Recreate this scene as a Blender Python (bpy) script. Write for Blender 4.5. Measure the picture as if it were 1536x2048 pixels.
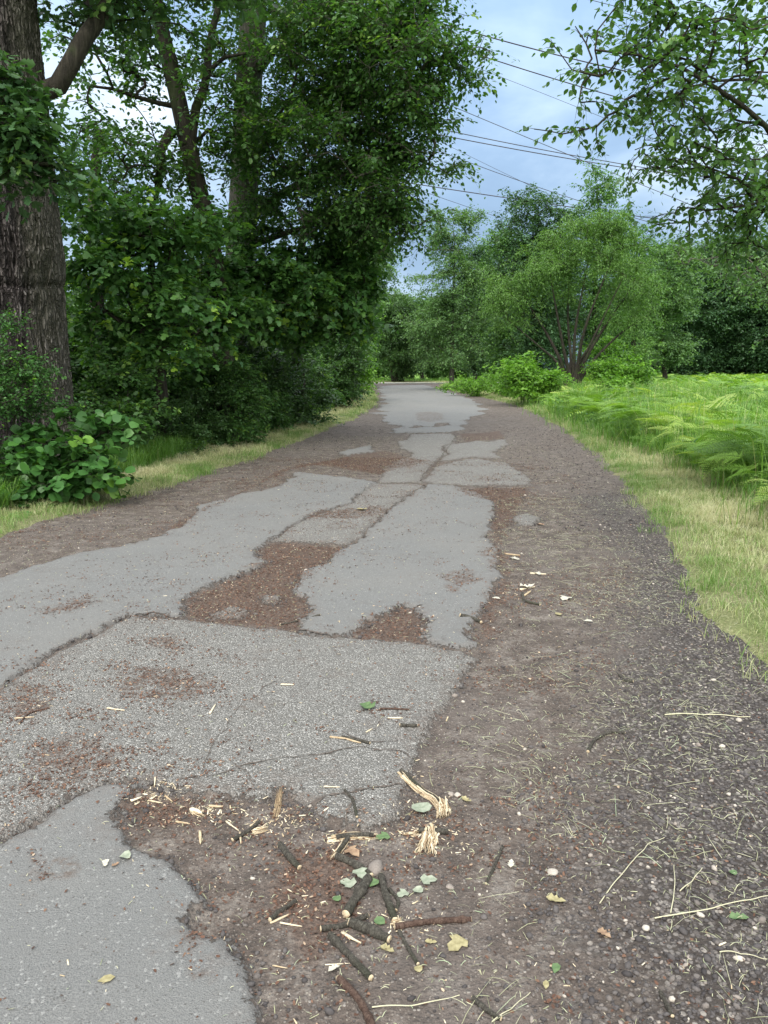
import bpy, math, time
import numpy as np
from mathutils import Vector
T0 = time.time()
R = math.radians
SC = bpy.context.scene
COL = SC.collection
for o in list(bpy.data.objects):
    bpy.data.objects.remove(o)

# ------------------------------------------------------------------ camera
PITCH = math.atan2(1024 - 735, 1539.0)
EYE = 1.5
FPX = 1539.0
cam = bpy.data.cameras.new('camera')
cam.sensor_fit = 'VERTICAL'
cam.sensor_height = 24.0
cam.sensor_width = 18.0
cam.lens = 24.0 * FPX / 2048.0
cam.clip_start = 0.05
cam.clip_end = 3000
camo = bpy.data.objects.new('camera', cam)
COL.objects.link(camo)
camo.location = (0, 0, EYE)
camo.rotation_euler = (R(90) - PITCH, 0, 0)
SC.camera = camo

# ------------------------------------------------------------------ exposure
SC.view_settings.view_transform = 'Standard'
SC.view_settings.look = 'None'
SC.view_settings.exposure = 0.75
SC.view_settings.gamma = 1.0
SC.view_settings.use_curve_mapping = False
try:
    SC.cycles.max_bounces = 7
    SC.cycles.diffuse_bounces = 4
    SC.cycles.glossy_bounces = 2
    SC.cycles.transmission_bounces = 5
    SC.cycles.caustics_reflective = False
    SC.cycles.caustics_refractive = False
    SC.cycles.sample_clamp_indirect = 4.0
except Exception:
    pass


class NT:
    """tiny node helper"""
    def __init__(self, tree):
        self.t = tree
        tree.nodes.clear()

    def n(self, typ, ins=None, **props):
        nd = self.t.nodes.new(typ)
        for k, v in props.items():
            setattr(nd, k, v)
        if ins:
            for k, v in ins.items():
                self.set(nd, k, v)
        return nd

    def set(self, nd, k, v):
        s = nd.inputs[k]
        if isinstance(v, bpy.types.NodeSocket):
            self.t.links.new(v, s)
        elif isinstance(v, bpy.types.Node):
            self.t.links.new(v.outputs[0], s)
        else:
            if isinstance(v, (tuple, list)) and len(v) == 3 and s.type == 'RGBA':
                v = (*v, 1)
            s.default_value = v

    def math(self, op, a, b=None, c=None, clamp=False):
        nd = self.t.nodes.new('ShaderNodeMath')
        nd.operation = op
        nd.use_clamp = clamp
        self.set(nd, 0, a)
        if b is not None:
            self.set(nd, 1, b)
        if c is not None:
            self.set(nd, 2, c)
        return nd.outputs[0]

    def mix(self, f, a, b, blend='MIX'):
        nd = self.t.nodes.new('ShaderNodeMix')
        nd.data_type = 'RGBA'
        nd.blend_type = blend
        self.set(nd, 0, f)
        self.set(nd, 6, a)
        self.set(nd, 7, b)
        return nd.outputs[2]

    def ramp(self, f, stops, interp='LINEAR'):
        nd = self.t.nodes.new('ShaderNodeValToRGB')
        cr = nd.color_ramp
        cr.interpolation = interp
        while len(cr.elements) > 1:
            cr.elements.remove(cr.elements[-1])
        for i, (p, c) in enumerate(stops):
            if not isinstance(c, (tuple, list)):
                c = (c, c, c)
            e = cr.elements[0] if i == 0 else cr.elements.new(p)
            e.position = p
            e.color = (*c, 1)
        self.set(nd, 0, f)
        return nd.outputs[0]

    def sstep(self, v, lo, hi):
        nd = self.t.nodes.new('ShaderNodeMapRange')
        nd.interpolation_type = 'SMOOTHSTEP'
        self.set(nd, 0, v)
        nd.inputs[1].default_value = lo
        nd.inputs[2].default_value = hi
        nd.inputs[3].default_value = 0
        nd.inputs[4].default_value = 1
        return nd.outputs[0]

    def noise(self, vec, scale, detail=3, rough=0.55, dist=0.0):
        nd = self.t.nodes.new('ShaderNodeTexNoise')
        self.set(nd, 'Vector', vec)
        nd.inputs['Scale'].default_value = scale
        nd.inputs['Detail'].default_value = detail
        nd.inputs['Roughness'].default_value = rough
        nd.inputs['Distortion'].default_value = dist
        return nd.outputs[0]

    def vor(self, vec, scale, feature='F1', rnd=1.0):
        nd = self.t.nodes.new('ShaderNodeTexVoronoi')
        nd.feature = feature
        self.set(nd, 'Vector', vec)
        nd.inputs['Scale'].default_value = scale
        nd.inputs['Randomness'].default_value = rnd
        return nd

    def attr(self, name):
        nd = self.t.nodes.new('ShaderNodeAttribute')
        nd.attribute_name = name
        return nd.outputs['Fac']


# ------------------------------------------------------------------ world (cloudy daylight)
SUN_EL, SUN_AZ = R(44), R(200)      # azimuth measured like the sky node's rotation
world = bpy.data.worlds.new('World')
SC.world = world
world.use_nodes = True
w = NT(world.node_tree)
sky = w.n('ShaderNodeTexSky', sky_type='NISHITA')
sky.sun_disc = False
sky.sun_elevation = SUN_EL
sky.sun_rotation = SUN_AZ
sky.air_density = 1.0
sky.dust_density = 2.0
tc = w.n('ShaderNodeTexCoord').outputs['Generated']
sep = w.n('ShaderNodeSeparateXYZ', {0: tc})
zc = w.math('MAXIMUM', sep.outputs[2], 0.0)
zd = w.math('ADD', zc, 0.22)
cx = w.math('DIVIDE', sep.outputs[0], zd)
cy = w.math('DIVIDE', sep.outputs[1], zd)
cv = w.n('ShaderNodeCombineXYZ', {0: cx, 1: cy, 2: 0.3}).outputs[0]
c1 = w.noise(cv, 1.5, 6, 0.56, 0.35)
c2 = w.noise(cv, 0.75, 3, 0.5, 0.2)
cl = w.math('ADD', w.math('MULTIPLY', c1, 0.65), w.math('MULTIPLY', c2, 0.35))
cloud = w.ramp(cl, [(0.34, (2.35, 3.5, 5.2)), (0.48, (2.95, 4.3, 6.15)), (0.57, (4.3, 5.7, 7.4)), (0.70, (8.0, 9.0, 10.2))])
# an overcast dome is brighter overhead than towards the horizon
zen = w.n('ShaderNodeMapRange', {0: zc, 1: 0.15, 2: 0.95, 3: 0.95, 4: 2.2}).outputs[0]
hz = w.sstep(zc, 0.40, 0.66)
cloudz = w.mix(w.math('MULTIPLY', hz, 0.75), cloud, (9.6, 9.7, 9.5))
back = w.sstep(sep.outputs[1], 0.15, -0.35)      # unseen sky behind the viewer, whitened and brightened to light foliage facing it
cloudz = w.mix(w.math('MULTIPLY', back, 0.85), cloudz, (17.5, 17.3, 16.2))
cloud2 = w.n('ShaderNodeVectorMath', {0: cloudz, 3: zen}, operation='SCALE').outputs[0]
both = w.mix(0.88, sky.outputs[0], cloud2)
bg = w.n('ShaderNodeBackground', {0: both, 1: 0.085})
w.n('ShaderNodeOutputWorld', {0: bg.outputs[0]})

sun = bpy.data.lights.new('sun', 'SUN')
sun.energy = 1.5
sun.angle = R(14)
sun.color = (1.0, 0.96, 0.88)
suno = bpy.data.objects.new('sun', sun)
COL.objects.link(suno)
sd_ = Vector((math.sin(SUN_AZ) * math.cos(SUN_EL), math.cos(SUN_AZ) * math.cos(SUN_EL), math.sin(SUN_EL)))
suno.rotation_euler = sd_.to_track_quat('Z', 'Y').to_euler()


# ------------------------------------------------------------------ pixel <-> place (1536 x 2048 photograph)
CP, SP = math.cos(PITCH), math.sin(PITCH)


def ray(px, py):
    u = (np.asarray(px, float) - 768) / FPX
    v = (1024 - np.asarray(py, float)) / FPX
    return np.stack(np.broadcast_arrays(u, CP + v * SP, -SP + v * CP), -1)


def P(px, py, d):
    """point on the ray of a pixel, d metres in front of the viewer along the ground"""
    r = ray(px, py)
    return np.array([0, 0, EYE]) + r * (d / r[..., 1:2])


def G(px, py, z=0.0):
    r = ray(px, py)
    k = (z - EYE) / r[..., 2:3]
    return (np.array([0, 0, EYE]) + r * k)[..., :2]


def pxsize(px, py):
    """metres per photograph pixel at that point of the ground"""
    r = ray(px, py)
    return float(-EYE / r[..., 2]) / FPX


# ------------------------------------------------------------------ noise
def _h(ix, iy, s):
    n = (ix * 374761393 + iy * 668265263 + s * 2147483647 * 31) & 0xFFFFFFFF
    n = ((n ^ (n >> 13)) * 1274126177) & 0xFFFFFFFF
    n = (n ^ (n >> 16)) & 0xFFFFFFFF
    return n / 4294967295.0


def vn(x, y, s=0):
    x = np.asarray(x, float); y = np.asarray(y, float)
    ix = np.floor(x).astype(np.int64); iy = np.floor(y).astype(np.int64)
    fx = x - ix; fy = y - iy
    fx = fx * fx * (3 - 2 * fx); fy = fy * fy * (3 - 2 * fy)
    a = _h(ix, iy, s); b = _h(ix + 1, iy, s); c = _h(ix, iy + 1, s); d = _h(ix + 1, iy + 1, s)
    return (a * (1 - fx) + b * fx) * (1 - fy) + (c * (1 - fx) + d * fx) * fy


def fbm(x, y, s=0, o=4, g=0.5):
    t = 0; a = 1; w_ = 0
    for i in range(o):
        t = t + a * vn(np.asarray(x) * 2 ** i, np.asarray(y) * 2 ** i, s + i * 17)
        w_ += a; a *= g
    return t / w_


def sst(v, a, b):
    t = np.clip((v - a) / (b - a), 0, 1)
    return t * t * (3 - 2 * t)


def nrm(a):
    return a / np.maximum(np.linalg.norm(a, axis=-1, keepdims=True), 1e-9)


# ------------------------------------------------------------------ mesh helpers
def mesh(name, V, F, mat=None, attrs=None, smooth=False):
    V = np.asarray(V, dtype=np.float32).reshape(-1, 3)
    if not isinstance(F, list):
        F = [F]
    F = [np.asarray(f, dtype=np.int32) for f in F if len(f)]
    me = bpy.data.meshes.new(name)
    me.vertices.add(len(V))
    me.vertices.foreach_set('co', V.ravel())
    nl = sum(f.size for f in F)
    npoly = sum(len(f) for f in F)
    me.loops.add(nl)
    me.loops.foreach_set('vertex_index', np.concatenate([f.ravel() for f in F]))
    me.polygons.add(npoly)
    st = []
    off = 0
    for f in F:
        k = f.shape[1]
        st.append(off + np.arange(len(f), dtype=np.int32) * k)
        off += f.size
    me.polygons.foreach_set('loop_start', np.concatenate(st))
    if smooth:
        me.polygons.foreach_set('use_smooth', np.ones(npoly, dtype=bool))
    me.update(calc_edges=True)
    if attrs:
        for k, a in attrs.items():
            at = me.attributes.new(k, 'FLOAT', 'POINT')
            at.data.foreach_set('value', np.asarray(a, dtype=np.float32).ravel())
    if mat:
        me.materials.append(mat)
    return me


def obj(name, me, parent=None, **props):
    o = bpy.data.objects.new(name, me)
    COL.objects.link(o)
    if parent is not None:
        o.parent = parent
    for k, v in props.items():
        o[k] = v
    return o


def empty(name, loc, **props):
    o = bpy.data.objects.new(name, None)
    COL.objects.link(o)
    o.empty_display_size = 0.2
    o.location = [float(c) for c in loc]
    for k, v in props.items():
        o[k] = v
    return o


def merge(parts):
    """[(V, F)] with F all of one width -> (V, F)"""
    Vs, Fs, off = [], [], 0
    for V, F in parts:
        Vs.append(V); Fs.append(F + off); off += len(V)
    return np.concatenate(Vs), np.concatenate(Fs)


def inst(tv, tf, pos, ay, az, size, sx=None):
    """copies of template (tv: X across, Y along, Z up) at pos with axes ay (along), az (about up)"""
    ay = nrm(ay)
    ax = nrm(np.cross(ay, az))
    az2 = np.cross(ax, ay)
    size = np.broadcast_to(np.asarray(size, float), (len(pos),))
    if sx is None:
        sx = np.ones(len(pos))
    V = (pos[:, None, :]
         + tv[None, :, 0:1] * (ax * (size * sx)[:, None])[:, None, :]
         + tv[None, :, 1:2] * (ay * size[:, None])[:, None, :]
         + tv[None, :, 2:3] * (az2 * size[:, None])[:, None, :])
    k = len(tv)
    off = (np.arange(len(pos)) * k)[:, None, None]
    if isinstance(tf, list):
        F = [(f[None] + off).reshape(-1, f.shape[1]) for f in tf]
    else:
        F = (tf[None] + off).reshape(-1, tf.shape[1])
    return V.reshape(-1, 3), F


A = np.array
# leaf templates: unit length along +Y
LEAF_QUAD = (A([[0, 0, 0], [-.30, .45, .06], [0, 1, -.06], [.30, .45, .06]]), A([[0, 3, 2], [0, 2, 1]]))
LEAF_THIN = (A([[0, 0, 0], [-.16, .45, .04], [0, 1, -.10], [.16, .45, .04]]), A([[0, 3, 2], [0, 2, 1]]))
LEAF_OVAL = (A([[0, 0, 0], [-.27, .28, .05], [-.27, .62, .06], [0, 1, -.05], [.27, .62, .06], [.27, .28, .05]]),
             A([[0, 5, 4, 3], [0, 3, 2, 1]]))
_ro = A([[0, 0, 0], [-.30, .06, .04], [-.50, .38, .07], [-.40, .72, .05], [0, .98, -.05], [.40, .72, .05], [.50, .38, .07], [.30, .06, .04], [0, .45, .0]])
LEAF_ROUND = (_ro, A([[8, 0, 7], [8, 7, 6], [8, 6, 5], [8, 5, 4], [8, 4, 3], [8, 3, 2], [8, 2, 1], [8, 1, 0]]))
_ma = A([[0, .02, 0], [-.30, .02, -.02], [-.50, .34, .02], [-.26, .42, .05], [-.30, .74, .02], [0, 1.0, -.06], [.30, .74, .02], [.26, .42, .05], [.50, .34, .02], [.30, .02, -.02], [0, .36, .02]])
LEAF_MAPLE = (_ma, A([[10, i, (i - 1) % 10] for i in range(10)]))
_oo = [(0, 0)]
for i_, (w_, y_) in enumerate([(.10, .12), (.20, .25), (.12, .36), (.27, .50), (.18, .60), (.28, .76), (.15, .86)]):
    _oo.append((-w_, y_))
_oo.append((0, 1.0))
for (x_, y_) in reversed(_oo[1:8]):
    _oo.append((-x_, y_ + .02))
_ok = A([[x_, y_, .10 * abs(x_) * 3 - .05 * y_] for x_, y_ in _oo] + [[0, .5, -.02]])
LEAF_OAK = (_ok, A([[len(_oo), i, (i - 1) % len(_oo)] for i in range(len(_oo))]))


def tube(pts, rad, n=6, cap=False):
    pts = np.asarray(pts, float); rad = np.asarray(rad, float)
    d = np.gradient(pts, axis=0)
    d = nrm(d)
    m = nrm(d.mean(0))
    ref = A([0, 0, 1.0]) if abs(m[2]) < 0.75 else A([0, 1.0, 0])
    a = nrm(np.cross(d, ref)); b = np.cross(d, a)
    th = np.arange(n) * 2 * math.pi / n
    V = pts[:, None] + rad[:, None, None] * (np.cos(th)[None, :, None] * a[:, None] + np.sin(th)[None, :, None] * b[:, None])
    K = len(pts)
    i = np.arange(K - 1)[:, None] * n; j = np.arange(n)[None]; j2 = (j + 1) % n
    F = np.stack([i + j, i + j2, i + n + j2, i + n + j], -1).reshape(-1, 4)
    return V.reshape(-1, 3), F


# ------------------------------------------------------------------ materials
def new_mat(name):
    m = bpy.data.materials.new(name)
    m.use_nodes = True
    return m, NT(m.node_tree)


def finish(t, color, rough=0.8, bump=None, bstr=0.5, bdist=0.01, spec=0.3):
    b = t.n('ShaderNodeBsdfPrincipled', {'Base Color': color, 'Roughness': rough})
    b.inputs['Specular IOR Level'].default_value = spec
    if bump is not None:
        bn = t.n('ShaderNodeBump', {'Height': bump, 'Strength': bstr, 'Distance': bdist})
        t.set(b, 'Normal', bn.outputs[0])
    t.n('ShaderNodeOutputMaterial', {0: b.outputs[0]})
    return b


def leaf_mat(name, stops, trans=0.35, tcol=(1.25, 1.35, 0.5), rough=0.42, spec=0.35):
    m, t = new_mat(name)
    rnd = t.attr('rnd')
    col = t.ramp(rnd, stops)
    geo = t.n('ShaderNodeNewGeometry')
    # undersides of leaves are paler and matter
    under = t.mix(0.5, col, t.mix(0.35, col, (0.16, 0.22, 0.14)))
    c2 = t.mix(geo.outputs['Backfacing'], col, under)
    b = t.n('ShaderNodeBsdfPrincipled', {'Base Color': c2, 'Roughness': rough})
    b.inputs['Specular IOR Level'].default_value = spec
    tm = t.n('ShaderNodeVectorMath', {0: col, 1: tcol}, operation='MULTIPLY').outputs[0]
    tr = t.n('ShaderNodeBsdfTranslucent', {0: tm})
    mx = t.n('ShaderNodeMixShader', {0: trans, 1: b.outputs[0], 2: tr.outputs[0]})
    t.n('ShaderNodeOutputMaterial', {0: mx.outputs[0]})
    return m


def bark_mat(name, c0, c1, c2, sc=6.0, moss=0.0, bstr=0.9):
    m, t = new_mat(name)
    co = t.n('ShaderNodeTexCoord').outputs['Object']
    mp = t.n('ShaderNodeMapping', {'Vector': co, 'Scale': (1, 1, 0.16)}).outputs[0]
    n1 = t.noise(mp, sc * 3, 5, 0.65, 0.6)
    n2 = t.noise(co, 1.2, 3, 0.5)
    n3 = t.noise(co, sc * 14, 3, 0.6)
    col = t.ramp(n1, [(0.32, c0), (0.5, c1), (0.68, c2)])
    col = t.mix(t.math('MULTIPLY', t.sstep(n2, 0.35, 0.7), 0.5), col, (c1[0] * .6, c1[1] * .6, c1[2] * .6))
    col = t.mix(t.math('MULTIPLY', t.sstep(n3, .45, .75), .3), col, c2)
    if moss:
        col = t.mix(t.math('MULTIPLY', t.sstep(t.noise(co, 2.6, 4), 0.5, 0.66), moss), col, (0.035, 0.055, 0.018))
    h = t.math('ADD', n1, t.math('MULTIPLY', n3, 0.25))
    finish(t, col, 0.9, h, bstr, 0.03, 0.2)
    return m


M = {}
M['leaf_oak'] = leaf_mat('oak leaves', [(0, (.030, .075, .030)), (.5, (.048, .115, .042)), (.93, (.070, .155, .050)), (1, (.15, .23, .04))], .30)
M['leaf_lime'] = leaf_mat('lime leaves', [(0, (.034, .088, .024)), (.5, (.056, .135, .036)), (.9, (.090, .190, .042)), (1, (.18, .29, .05))], .42)
M['leaf_maple'] = leaf_mat('maple leaves', [(0, (.036, .100, .028)), (.45, (.062, .155, .042)), (.86, (.100, .215, .045)), (.93, (.19, .34, .04)), (1, (.24, .38, .05))], .38)
M['leaf_hazel'] = leaf_mat('hazel leaves', [(0, (.030, .090, .020)), (.5, (.048, .135, .032)), (.9, (.07, .18, .035)), (1, (.15, .30, .03))], .32)
M['leaf_birch'] = leaf_mat('alder leaves', [(0, (.04, .10, .026)), (.5, (.065, .15, .035)), (1, (.11, .21, .045))], .40, (1.2, 1.3, .6))
M['leaf_willow'] = leaf_mat('willow leaves', [(0, (.065, .14, .032)), (.5, (.105, .215, .048)), (1, (.155, .28, .07))], .38)
M['leaf_far'] = leaf_mat('distant leaves', [(0, (.055, .13, .036)), (.5, (.095, .205, .054)), (1, (.15, .29, .08))], .35)
M['leaf_dark'] = leaf_mat('dark distant leaves', [(0, (.030, .072, .032)), (.5, (.050, .115, .050)), (1, (.08, .165, .07))], .32)
M['leaf_pale'] = leaf_mat('pale distant leaves', [(0, (.075, .15, .06)), (.5, (.115, .22, .085)), (1, (.165, .29, .11))], .42)
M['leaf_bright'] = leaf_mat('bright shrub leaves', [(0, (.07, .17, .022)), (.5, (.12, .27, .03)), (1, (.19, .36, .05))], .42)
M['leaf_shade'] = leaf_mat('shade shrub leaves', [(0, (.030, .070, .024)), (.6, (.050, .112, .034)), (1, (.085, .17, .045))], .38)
M['bracken'] = leaf_mat('bracken fronds', [(0, (.080, .17, .028)), (.35, (.135, .27, .038)), (.7, (.22, .38, .060)), (1, (.34, .45, .11))], .42, (1.2, 1.25, .5), .5)
M['grass'] = leaf_mat('verge grass blades', [(0, (.085, .19, .025)), (.30, (.15, .27, .05)), (.46, (.30, .35, .15)), (.7, (.44, .44, .25)), (1, (.60, .57, .38))], .35, (1.1, 1.1, .7), .6)
M['tallgrass'] = leaf_mat('tall grass blades', [(0, (.055, .15, .018)), (.5, (.12, .27, .035)), (.85, (.20, .34, .06)), (1, (.44, .44, .22))], .38, (1.15, 1.2, .6), .55)
M['straw'] = leaf_mat('dry cut grass', [(0, (.20, .21, .12)), (.4, (.36, .35, .22)), (.8, (.50, .48, .34)), (1, (.34, .42, .27))], .15, (1, 1, .9), .7)
M['bark_oak'] = bark_mat('oak bark', (.030, .026, .024), (.105, .094, .086), (.25, .235, .22), 9.0, .15)
M['bark_dark'] = bark_mat('dark bark', (.010, .009, .008), (.031, .027, .022), (.068, .060, .048), 7.0, .55)
M['bark_grey'] = bark_mat('grey bark', (.035, .032, .027), (.085, .080, .068), (.15, .145, .125), 7.0, .35)


# ================================================================== THE ROAD
def poly(pts):
    pts = A(pts, float)
    return G(pts[:, 0], pts[:, 1])


def seg_dist(X, Y, p, q):
    d = q - p
    L2 = max(float(d @ d), 1e-12)
    t = np.clip(((X - p[0]) * d[0] + (Y - p[1]) * d[1]) / L2, 0, 1)
    return np.hypot(X - p[0] - t * d[0], Y - p[1] - t * d[1])


def sdf(X, Y, pg, lim=0.6):
    """signed distance, positive inside, computed only near the polygon"""
    out = np.full(X.shape, -lim)
    lo = pg.min(0) - lim; hi = pg.max(0) + lim
    m = (X > lo[0]) & (X < hi[0]) & (Y > lo[1]) & (Y < hi[1])
    if not m.any():
        return out
    x = X[m]; y = Y[m]
    ins = np.zeros(x.shape, bool)
    dd = np.full(x.shape, 1e9)
    n = len(pg)
    for i in range(n):
        p = pg[i]; q = pg[(i + 1) % n]
        dd = np.minimum(dd, seg_dist(x, y, p, q))
        c = ((p[1] > y) != (q[1] > y))
        if p[1] != q[1]:
            ins ^= c & (x < (q[0] - p[0]) * (y - p[1]) / (q[1] - p[1]) + p[0])
    out[m] = np.where(ins, np.minimum(dd, lim * 3), -np.minimum(dd, lim))
    return out


ROAD = np.concatenate([
    A([[-4.9, -4], [-4.6, 1], [-4.1, 4]]),
    poly([(0, 1080), (100, 1046), (250, 1000), (400, 957), (520, 917), (640, 866), (710, 838), (748, 815), (757, 802), (752, 788), (742, 777), (731, 769), (731, 766.5)]),
    poly([(893, 766.5), (893, 768), (880, 771), (872, 775), (900, 781), (960, 794), (1040, 814), (1085, 835), (1130, 862), (1180, 903), (1225, 945),
          (1268, 998), (1318, 1060), (1345, 1130), (1390, 1235), (1480, 1300), (1560, 1400)]),
    A([[1.9, 2.6], [2.15, 1], [2.5, -4]])])

SMOOTH = [poly(p) for p in [
    # near left corner patch
    [(-500, 1800), (0, 1692), (100, 1640), (150, 1603), (228, 1576), (272, 1578), (266, 1605), (240, 1638), (236, 1665), (270, 1692), (312, 1708), (352, 1738), (386, 1778),
     (395, 1812), (376, 1850), (390, 1876), (440, 1882), (466, 1920), (490, 1962), (518, 2000), (534, 2060), (560, 2400), (-900, 2400)],
    # mid left patch
    [(-700, 1330), (0, 1165), (60, 1141), (150, 1113), (250, 1096), (318, 1079), (345, 1064), (372, 1058), (384, 1032), (402, 1014), (470, 991), (520, 985), (560, 974), (584, 955),
     (592, 943), (622, 945), (640, 951), (700, 958), (752, 964), (730, 985), (703, 1010), (640, 1026), (590, 1050), (545, 1083), (516, 1098), (512, 1112), (525, 1126), (508, 1142), (462, 1163),
     (400, 1184), (375, 1200), (380, 1238), (300, 1233), (268, 1236), (200, 1267), (130, 1302), (0, 1378), (-700, 1700)],
    # mid right patch
    [(852, 972), (905, 974), (950, 985), (984, 1003), (988, 1040), (974, 1080), (992, 1102), (1001, 1150), (984, 1200), (942, 1250), (936, 1300), (850, 1290), (864, 1262), (850, 1238), (826, 1214), (795, 1212),
     (760, 1232), (700, 1277), (596, 1268), (618, 1235), (612, 1205), (590, 1190), (598, 1165), (650, 1128), (672, 1108), (706, 1090), (742, 1058), (792, 1013)],
    # far full-width asphalt
    [(765, 772), (850, 770), (882, 778), (925, 792), (955, 806), (968, 822), (948, 838), (915, 852), (905, 863), (890, 850), (880, 849), (840, 852), (818, 850), (792, 857), (766, 846), (762, 815), (768, 795), (758, 780)],
    [(775, 853), (835, 855), (912, 850), (908, 863), (775, 866)],
    [(690, 905), (745, 895), (760, 903), (700, 915)],
]]
COARSE = [poly(p) for p in [
    [(-700, 1715), (0, 1380), (132, 1304), (202, 1269), (270, 1238), (300, 1235), (420, 1247), (600, 1270), (800, 1290), (928, 1306), (958, 1322), (948, 1342), (922, 1370), (900, 1410), (868, 1450), (840, 1490),
     (826, 1530), (812, 1560), (808, 1600), (802, 1634), (770, 1660), (722, 1666), (690, 1650), (642, 1654), (612, 1618), (580, 1600), (552, 1588), (520, 1606), (480, 1600), (400, 1598), (340, 1592), (300, 1577),
     (272, 1576), (230, 1574), (150, 1601), (100, 1638), (0, 1690), (-500, 1800)],
    [(745, 966), (850, 972), (790, 1014), (740, 1060), (702, 1090), (548, 1083), (590, 1050), (640, 1028), (704, 1009)],
    [(870, 940), (900, 926), (950, 921), (1010, 926), (1048, 948), (1064, 972), (960, 974), (868, 971), (838, 965)],
    [(752, 965), (762, 950), (775, 938), (822, 914), (812, 898), (798, 886), (820, 869), (915, 867), (902, 890), (880, 920), (852, 946), (838, 967)],
    [(908, 884), (960, 884), (1012, 878), (1018, 890), (985, 908), (1000, 918), (888, 921)],
    [(835, 843), (850, 840), (890, 842), (888, 849), (835, 849)],
    [(430, 1224), (470, 1216), (492, 1226), (488, 1240), (440, 1240), (414, 1234)],
    [(520, 1198), (545, 1190), (562, 1200), (558, 1214), (530, 1214)],
    [(1020, 1038), (1050, 1028), (1078, 1038), (1070, 1052), (1035, 1052)],
]]
LITTER = [poly(p) for p in [
    [(545, 1084), (704, 1092), (650, 1127), (622, 1150), (590, 1190), (616, 1215), (600, 1267), (430, 1247), (380, 1237), (375, 1200), (460, 1165), (525, 1127), (514, 1100)],
    [(700, 1277), (760, 1232), (795, 1212), (826, 1214), (850, 1238), (864, 1262), (850, 1290)],
    [(612, 1034), (640, 1024), (700, 1020), (765, 1018), (786, 1024), (765, 1034), (720, 1042), (640, 1041)],
    [(900, 980), (960, 976), (1060, 976), (1030, 1030), (990, 1100), (985, 1040), (985, 1005)],
    [(885, 1158), (940, 1140), (952, 1168), (905, 1190)],
    [(250, 1345), (400, 1338), (430, 1370), (380, 1420), (270, 1400)],
    [(0, 1385), (90, 1375), (110, 1400), (80, 1460), (0, 1450)],
    [(90, 1500), (210, 1480), (240, 1540), (200, 1575), (60, 1600), (0, 1560)],
    [(270, 1285), (360, 1275), (350, 1305), (300, 1310)],
    [(50, 1235), (170, 1200), (200, 1210), (140, 1235)],
    [(272, 1575), (400, 1600), (420, 1660), (300, 1650), (250, 1620)],
    [(930, 985), (985, 1003), (1000, 1040), (1040, 1010), (1050, 985)],
    [(560, 940), (640, 930), (760, 950), (850, 925), (770, 900), (600, 930), (480, 985), (330, 1062), (340, 1070), (480, 990)],
    [(400, 1880), (350, 1870), (330, 1900), (430, 1960)],
    [(960, 1100), (1010, 1100), (1010, 1200), (960, 1290), (950, 1250), (1000, 1160)],
    [(560, 1700), (700, 1690), (740, 1850), (600, 1900), (500, 1800)],
    [(70, 1730), (140, 1722), (150, 1750), (90, 1770)],
    
    [(920, 868), (1000, 862), (1010, 878), (930, 884)],
    [(832, 827), (860, 824), (885, 829), (890, 840), (862, 846), (832, 842)],
]]
GRAV = [A([[0.42, 1.2], [0.55, 2.0], [0.85, 3.0], [1.35, 4.2], [1.9, 6], [2.2, 9], [3.0, 9.4], [2.6, 6], [2.3, 3.6], [2.4, 0.8], [1.2, .5]])]


def msd(X, Y, polys, lim=0.6):
    r = np.full(X.shape, -lim)
    for p in polys:
        r = np.maximum(r, sdf(X, Y, p, lim))
    return r


def layers(X, Y):
    X = np.asarray(X, float); Y = np.asarray(Y, float)
    # ragged edges: warp the lookup a little
    wx = (fbm(X * 5, Y * 5, 3, 4, .6) - .5) * .15 + (fbm(X * 22, Y * 22, 5, 2) - .5) * .05
    wy = (fbm(X * 5, Y * 5, 9, 4, .6) - .5) * .15 + (fbm(X * 22, Y * 22, 11, 2) - .5) * .05
    fr = sst(Y, 7, 18)
    wx = wx + (fbm(X * 1.1, Y * .9, 23, 4, .6) - .5) * 1.0 * fr
    wy = wy + (fbm(X * 1.3, Y * .7, 29, 4, .6) - .5) * 2.2 * fr
    k = sst(Y, 1.2, 4) * .5 + .5
    a = msd(X + wx * k, Y + wy * k, SMOOTH)
    b = msd(X + wx * k * .7, Y + wy * k * .7, COARSE)
    r = sdf(X + wx * 1.2 * (1 - fr * .6), Y + wy * 1.2 * (1 - fr * .7), ROAD, 3.0)
    return a, b, r


def height(X, Y, lay=None):
    X = np.asarray(X, float); Y = np.asarray(Y, float)
    a, b, r = layers(X, Y) if lay is None else lay
    asp = np.maximum(sst(a, -.012, .02) * .026, sst(b, -.01, .03) * .021)
    h = asp
    h = h + (fbm(X * 1.1, Y * 1.1, 21, 3) - .5) * .035
    rough = (1 - np.clip(asp / .02, 0, 1))
    h = h + rough * ((fbm(X * 14, Y * 14, 31, 4, .6) - .5) * .016)
    h = h + sst(b, 0, .03) * (fbm(X * 60, Y * 60, 41, 2) - .5) * .005
    out = sst(-r, 0.0, .25)
    h = h + out * (.02 + fbm(X * 3, Y * 3, 51, 3) * .05) + sst(-r, .5, 3) * .06
    return h


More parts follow.
